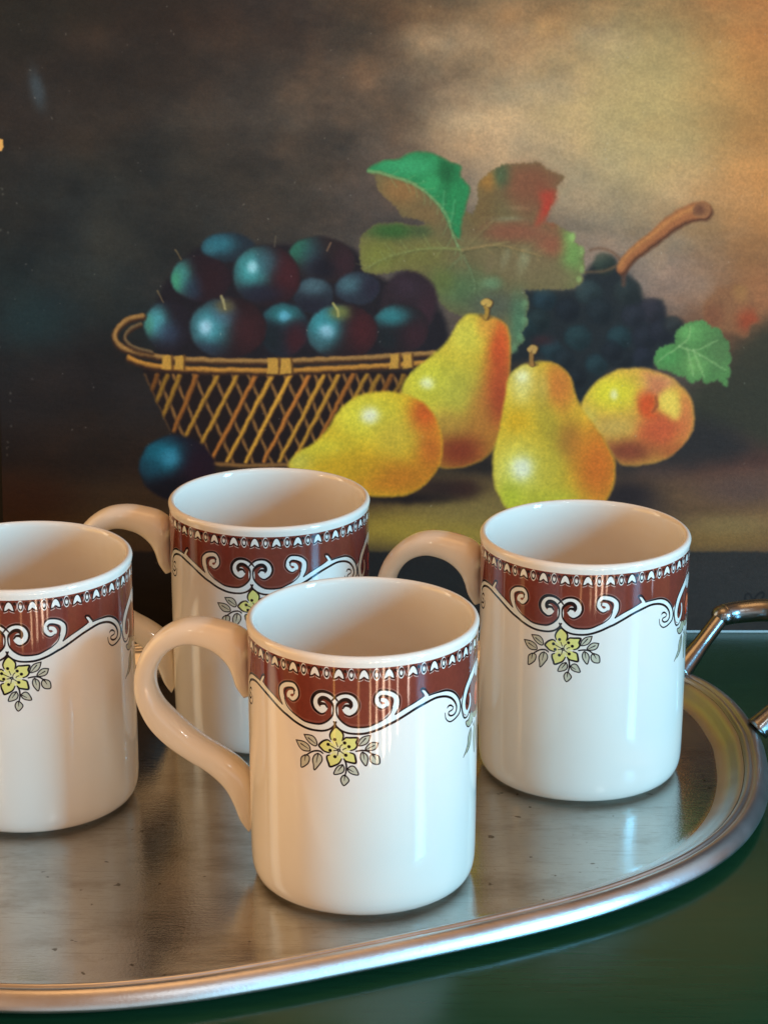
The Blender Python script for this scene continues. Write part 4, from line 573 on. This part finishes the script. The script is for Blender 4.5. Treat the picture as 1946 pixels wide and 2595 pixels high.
def lathe(prof, n=160):
    return [[(r*math.sin(2*math.pi*i/n), -r*math.cos(2*math.pi*i/n), z) for i in range(n)] for r, z in prof]
mm = .001

# ------------------------------------------------------------------ setting
tb = empty('table', (0, 0, 0)); tag(tb, 'glossy dark green painted table top under the oval metal tray', 'table')
bm = bmesh.new(); box(bm, -.62, .335, .560, 1.10, -.034, -.004, .004); obj('tabletop', bm, m_table, tb)
bm = bmesh.new(); box(bm, -.58, .295, .600, 1.06, -.110, -.0345, .002); obj('apron', bm, m_table, tb)
for x in (-.56, .255):
    for y in (.61, 1.01):
        bm = bmesh.new(); box(bm, x, x+.04, y, y+.04, -.76, -.1105, .003); obj('leg', bm, m_table, tb)
bm = bmesh.new(); box(bm, -1.6, 1.6, 1.135, 1.16, -.76, 1.4); w = obj('wall', bm, m_wall, smooth=False); tag(w, kind='structure')

# ------------------------------------------------------------------ canvas leaning on the wall
Y0 = .98018; BETA = R(9)
pc = empty('painting', (0, Y0, -.004)); pc.rotation_euler = (-BETA, 0, 0)
tag(pc, 'unframed oil painting of plums, pears and a vine leaf, leaning behind the mugs', 'painting')
x0, x1, H_ = CW*mm, CE*mm, CH*mm
bm = bmesh.new(); nx, nz = 24, 20; uvl = bm.loops.layers.uv.new('UVMap')
V = [[bm.verts.new((x0+(x1-x0)*i/nx, -.0002*math.sin(3.1*i/nx)*math.sin(3.1*j/nz), .0014+(H_-.0014)*j/nz)) for i in range(nx+1)] for j in range(nz+1)]
for j in range(nz):
    for i in range(nx):
        f = bm.faces.new((V[j][i], V[j][i+1], V[j+1][i+1], V[j+1][i]))
        for l in f.loops: l[uvl].uv = ((l.vert.co.x-x0)/(x1-x0), l.vert.co.z/H_)
o = obj('painted_canvas', bm, m_pict, pc)
bm = bmesh.new(); box(bm, x0, x1, .0006, .018, 0, H_, .0006); obj('canvas_edge', bm, m_edge, pc, smooth=False)
for k in range(14):      # tacks down the left-hand edge
    bm = bmesh.new(); bmesh.ops.create_cone(bm, segments=12, radius1=.0022, radius2=.0012, depth=.0009, cap_ends=True, matrix=Matrix.Translation((x0-.00045, .009, .018+k*.025)) @ Matrix.Rotation(R(-90), 4, 'Y')); obj('tack', bm, m_tube, pc)

# ------------------------------------------------------------------ tray
OUT = [(149.8, 834.8), (146.9, 806.4), (140.0, 779.1), (128.2, 754.1), (111.3, 732.2), (90.1, 714.0), (66.3, 698.8), (41.2, 686.0), (15.5, 674.6), (-10.5, 663.8), (-36.8, 653.6), (-63.7, 645.0), (-91.2, 639.9), (-118.9, 639.4), (-146.4, 644.1), (-173.0, 653.2), (-198.3, 665.8), (-221.9, 681.2), (-243.5, 699.3), (-262.1, 720.4), (-276.5, 744.5), (-285.4, 771.0), (-287.7, 798.7), (-282.8, 826.1), (-271.3, 851.5), (-254.4, 874.0), (-233.7, 893.1), (-210.4, 908.8), (-185.3, 921.5), (-159.0, 931.6), (-132.0, 939.5), (-104.5, 945.5), (-76.7, 949.7), (-48.7, 952.1), (-20.6, 952.9), (7.4, 951.9), (35.5, 949.0), (63.6, 944.2), (91.1, 936.7), (115.4, 924.5), (133.8, 906.0), (144.9, 881.7), (149.5, 853.9)]
oc = curve(OUT, True, 8)
nrm = np.roll(oc, -1, 0)-np.roll(oc, 1, 0); nrm = np.stack([nrm[:, 1], -nrm[:, 0]], 1); nrm /= np.linalg.norm(nrm, axis=1)[:, None]
if ((oc-oc.mean(0))*nrm).sum() < 0: nrm = -nrm            # outward
TC = oc.mean(0)
def inset(d, z): p = oc-nrm*d; return [((x-TC[0])*mm, (y-TC[1])*mm, z*mm) for x, y in p]
tray = empty('tray', (TC[0]*mm, TC[1]*mm, 0)); tag(tray, 'oval silver metal serving tray with stepped rim, carrying the four mugs', 'tray')
rim_prof = [(3.2, 2.0), (1.4, .7), (.5, .6), (0, 1.3), (.1, 2.1), (.9, 3.6), (2.2, 5.2), (3.8, 6.5), (5.6, 7.3), (7.2, 7.5), (8.2, 7.2), (8.7, 6.6), (9.1, 6.2), (9.6, 6.3), (10.2, 7.0), (11.0, 7.5), (12.1, 7.3), (12.8, 6.7), (13.3, 6.0), (13.8, 5.7)]
bm = rings_to_bm([inset(p[0]*.70, p[1]*.92) for p in rim_prof]); obj('rim', bm, m_rim, tray)
dish_prof = [(13.7, 5.74), (14.6, 5.6), (15.8, 5.2), (17.6, 4.1), (19.6, 2.6), (22, 1.25), (24.6, .45), (27.5, .08), (31, 0), (60, 0)]
rings = [inset(d*.72 if d < 60 else d, z*.915) for d, z in dish_prof]
P60 = np.array([(x, y) for x, y, z in rings[-1]])
for k in (.7, .4, .15): rings.append([(x*k, y*k, 0) for x, y in P60])
bm = rings_to_bm(rings, cap1=True)
bot = [inset(*p) for p in [(2.24, 1.8), (9, .9), (18, -.8), (24, -3.4), (26, -3.95), (27, -3.9), (30, -1.6), (60, -1.4)]]
Pb = np.array([(x, y) for x, y, z in bot[-1]])
for k in (.5, .1): bot.append([(x*k, y*k, -.0014) for x, y in Pb])
rings_to_bm(bot, cap1=True, bm=bm)
dish = obj('dish', bm, [m_tray, m_rim], tray)
for f in dish.data.polygons[:7*len(oc)]: f.material_index = 1

def tube(path, radii, n=20, squash=1.0, sub=8):
    P = curve(path, False, sub); Rr = np.interp(np.linspace(0, 1, len(P)), np.linspace(0, 1, len(radii)), radii)
    T = np.gradient(P, axis=0); T /= np.linalg.norm(T, axis=1)[:, None]
    up = np.array([0, 0, 1.]); rings = []
    for p, t, r in zip(P, T, Rr):
        a = np.cross(t, up); a /= np.linalg.norm(a)+1e-9; b_ = np.cross(a, t)
        rings.append([tuple(p+a*math.cos(q)*r+b_*math.sin(q)*r*squash) for q in np.linspace(0, 2*math.pi, n, endpoint=False)])
    return rings_to_bm(rings, cap0=True, cap1=True)
tx = lambda p: ((p[0]-TC[0])*mm, (p[1]-TC[1])*mm, p[2]*mm)
def tray_handle(f1, k1, f2, k2, bulge):
    post1 = [f1, tuple(np.array(f1)*.5+np.array(k1)*.5), k1]; post2 = [f2, tuple(np.array(f2)*.5+np.array(k2)*.5), k2]
    h = obj('handle', tube([tx(p) for p in post1], [.0052, .0036, .0034]), m_tube, tray)
    obj('post', tube([tx(p) for p in post2], [.0052, .0036, .0034]), m_tube, h)
    mid = [tuple(np.array(k1)+(np.array(bulge)-k1)*.42+np.array(o_)) for o_ in ((5, 9, .8),)]
    path = [k1]+GRIP+[k2]
    obj('grip', tube([tx(p) for p in path], [.0046, .0048, .0050, .0050, .0048, .0046]), m_tube, h)
    for c0 in (k1, k2):
        bm = bmesh.new(); bmesh.ops.create_uvsphere(bm, u_segments=20, v_segments=12, radius=.0051, matrix=Matrix.Translation(tx(c0)) @ Matrix.Diagonal((1.0, 1.0, .85, 1))); obj('knuckle', bm, m_tube, h)
GRIP = [(152, 927.5, 26.2), (165, 926, 27.5), (176, 914, 28), (180, 892, 28), (176, 870, 26.5)]
tray_handle((124, 906, 6.5), (144.5, 924.5, 26), (148.5, 850, 5.5), (170, 858, 24.5), (180, 895, 32))

# ------------------------------------------------------------------ mugs
def body_bm():
    out = [(30.5, .0), (31.5, -.0), (33.2, .05), (33.6, .8), (35.4, .95), (36.7, 1.4), (37.8, 2.5), (38.6, 4.3), (39.05, 6.6), (39.25, 9.5), (39.35, 16), (39.4, 24), (39.4, 36), (39.4, 48)]
    for z in (56, 64, 72, 80, 88, 92.6): out.append((39.4, z))
    prof = [(0, 1.4), (20, 1.4), (28.5, 1.3), (29.6, .6)]+out
    n = 160; bm = rings_to_bm(lathe([(max(r, .01)*mm, z*mm) for r, z in prof], n))
    uvl = bm.loops.layers.uv.new('UVMap'); bm.faces.ensure_lookup_table()
    for f in bm.faces:
        c = f.calc_center_median(); zc = c.z*1000
        f.material_index = 1 if zc > 48 and math.hypot(c.x, c.y)*1000 > 38 else 0
        a0 = math.atan2(c.x, -c.y)
        for l in f.loops:
            a = math.atan2(l.vert.co.x, -l.vert.co.y)
            if a-a0 > math.pi: a -= 2*math.pi
            if a-a0 < -math.pi: a += 2*math.pi
            l[uvl].uv = (a/math.pi+.5, (l.vert.co.z*1000-48)/48)
    inner = [(36.6, 86), (36.6, 60), (36.5, 30), (36.2, 14), (35, 8.5), (32, 5.6), (27, 4.4), (12, 4.1), (.01, 4.1)]
    ob = rings_to_bm(lathe([(r*mm, z*mm) for r, z in inner], n), bm=bm)
    return bm
def rim_bm():
    prof = [(39.4, 92.6), (39.5, 93.4), (39.7, 94.2), (39.75, 95.0), (39.45, 95.7), (38.9, 96.15), (38.2, 96.3), (37.6, 96.0), (37.25, 95.4), (37.02, 94.4), (36.86, 93), (36.72, 91.2), (36.63, 89), (36.6, 86)]
    return rings_to_bm(lathe([(r*mm, z*mm) for r, z in prof], 160))
O_ = [(38.4, 64.5), (39.0, 71), (39.3, 78), (39.6, 84.2), (44.2, 88.0), (50, 89.6), (57, 90.4), (65, 89.2), (72, 85.2), (77.6, 79), (81, 71.5), (82.2, 64.5), (81.4, 57), (77.6, 48.6), (71.2, 42.0), (63.4, 37.0), (56, 32.9), (50, 27.6), (46.6, 21.2), (44.4, 15.0), (41.6, 10.4)]
I_ = [(42.6, 62.2), (45.0, 66.5), (46.4, 71.5), (48.6, 75.4), (52.4, 78.6), (56.6, 80.2), (61.5, 80.7), (66.0, 79.4), (70.0, 76.6), (73.0, 72.4), (74.6, 67.8), (74.4, 62.6), (72.2, 58.0), (67.6, 53.6), (62.0, 48.8), (56, 44.6), (50, 41.4), (44.6, 37.8), (40.4, 33.0), (38.6, 26.0), (38.2, 17.0)]
W_ = [4.5, 9.5, 12, 13, 12.6, 12, 11.6, 11.4, 11.2, 11, 11, 11, 11, 11, 11, 11.2, 11.4, 11.8, 11.4, 9.5, 4.5]
def handle_bm():
    Oc, Ic = curve(O_, False, 5), curve(I_, False, 5); W = np.interp(np.linspace(0, 1, len(Oc)), np.linspace(0, 1, len(W_)), W_)
    rings = []
    for a, b_, w_ in zip(Oc, Ic, W):
        c = (a+b_)/2; h = (a-b_)/2; ring = []
        for q in np.linspace(0, 2*math.pi, 28, endpoint=False):
            cs, sn = math.cos(q), math.sin(q); e = .82
            u = math.copysign(abs(cs)**e, cs); v = math.copysign(abs(sn)**e, sn)
            p = c+h*u; ring.append((-p[0]*mm, w_/2*v*mm, p[1]*mm))
        rings.append(ring)
    return rings_to_bm(rings, cap0=True, cap1=True)
mug0 = empty('mug', (0, 0, 0))
obj('body', body_bm(), [m_glaze, m_print], mug0); obj('rim', rim_bm(), m_glaze, mug0); obj('handle', handle_bm(), m_glaze, mug0)
def copy_tree(o):
    c = o.copy(); col.objects.link(c)
    for ch in list(o.children):
        d = ch.copy(); col.objects.link(d); d.parent = c
    return c
MUGS = [(-7.24, 738.4, -12.5, 'frontmost printed mug, nearest the tray\'s front rim, its whole curved handle in view'),
        (75.9, 827.9, -16.7, 'printed mug beside the tray handle, in front of the painted standing pear'),
        (-45.3, 870.4, -7.0, 'rearmost printed mug, just in front of the painted basket, partly hidden by the frontmost mug'),
        (-132.1, 801.4, -1.0, 'leftmost printed mug, cut off by the photo edge, its handle out of view')]
for k, (x, y, a, lab) in enumerate(MUGS):
    m_ = mug0 if k == 0 else copy_tree(mug0)
    m_.location = (x*mm, y*mm, .0003); m_.rotation_euler = (0, 0, R(a)); tag(m_, lab, 'mug', 'printed china mugs on the tray')
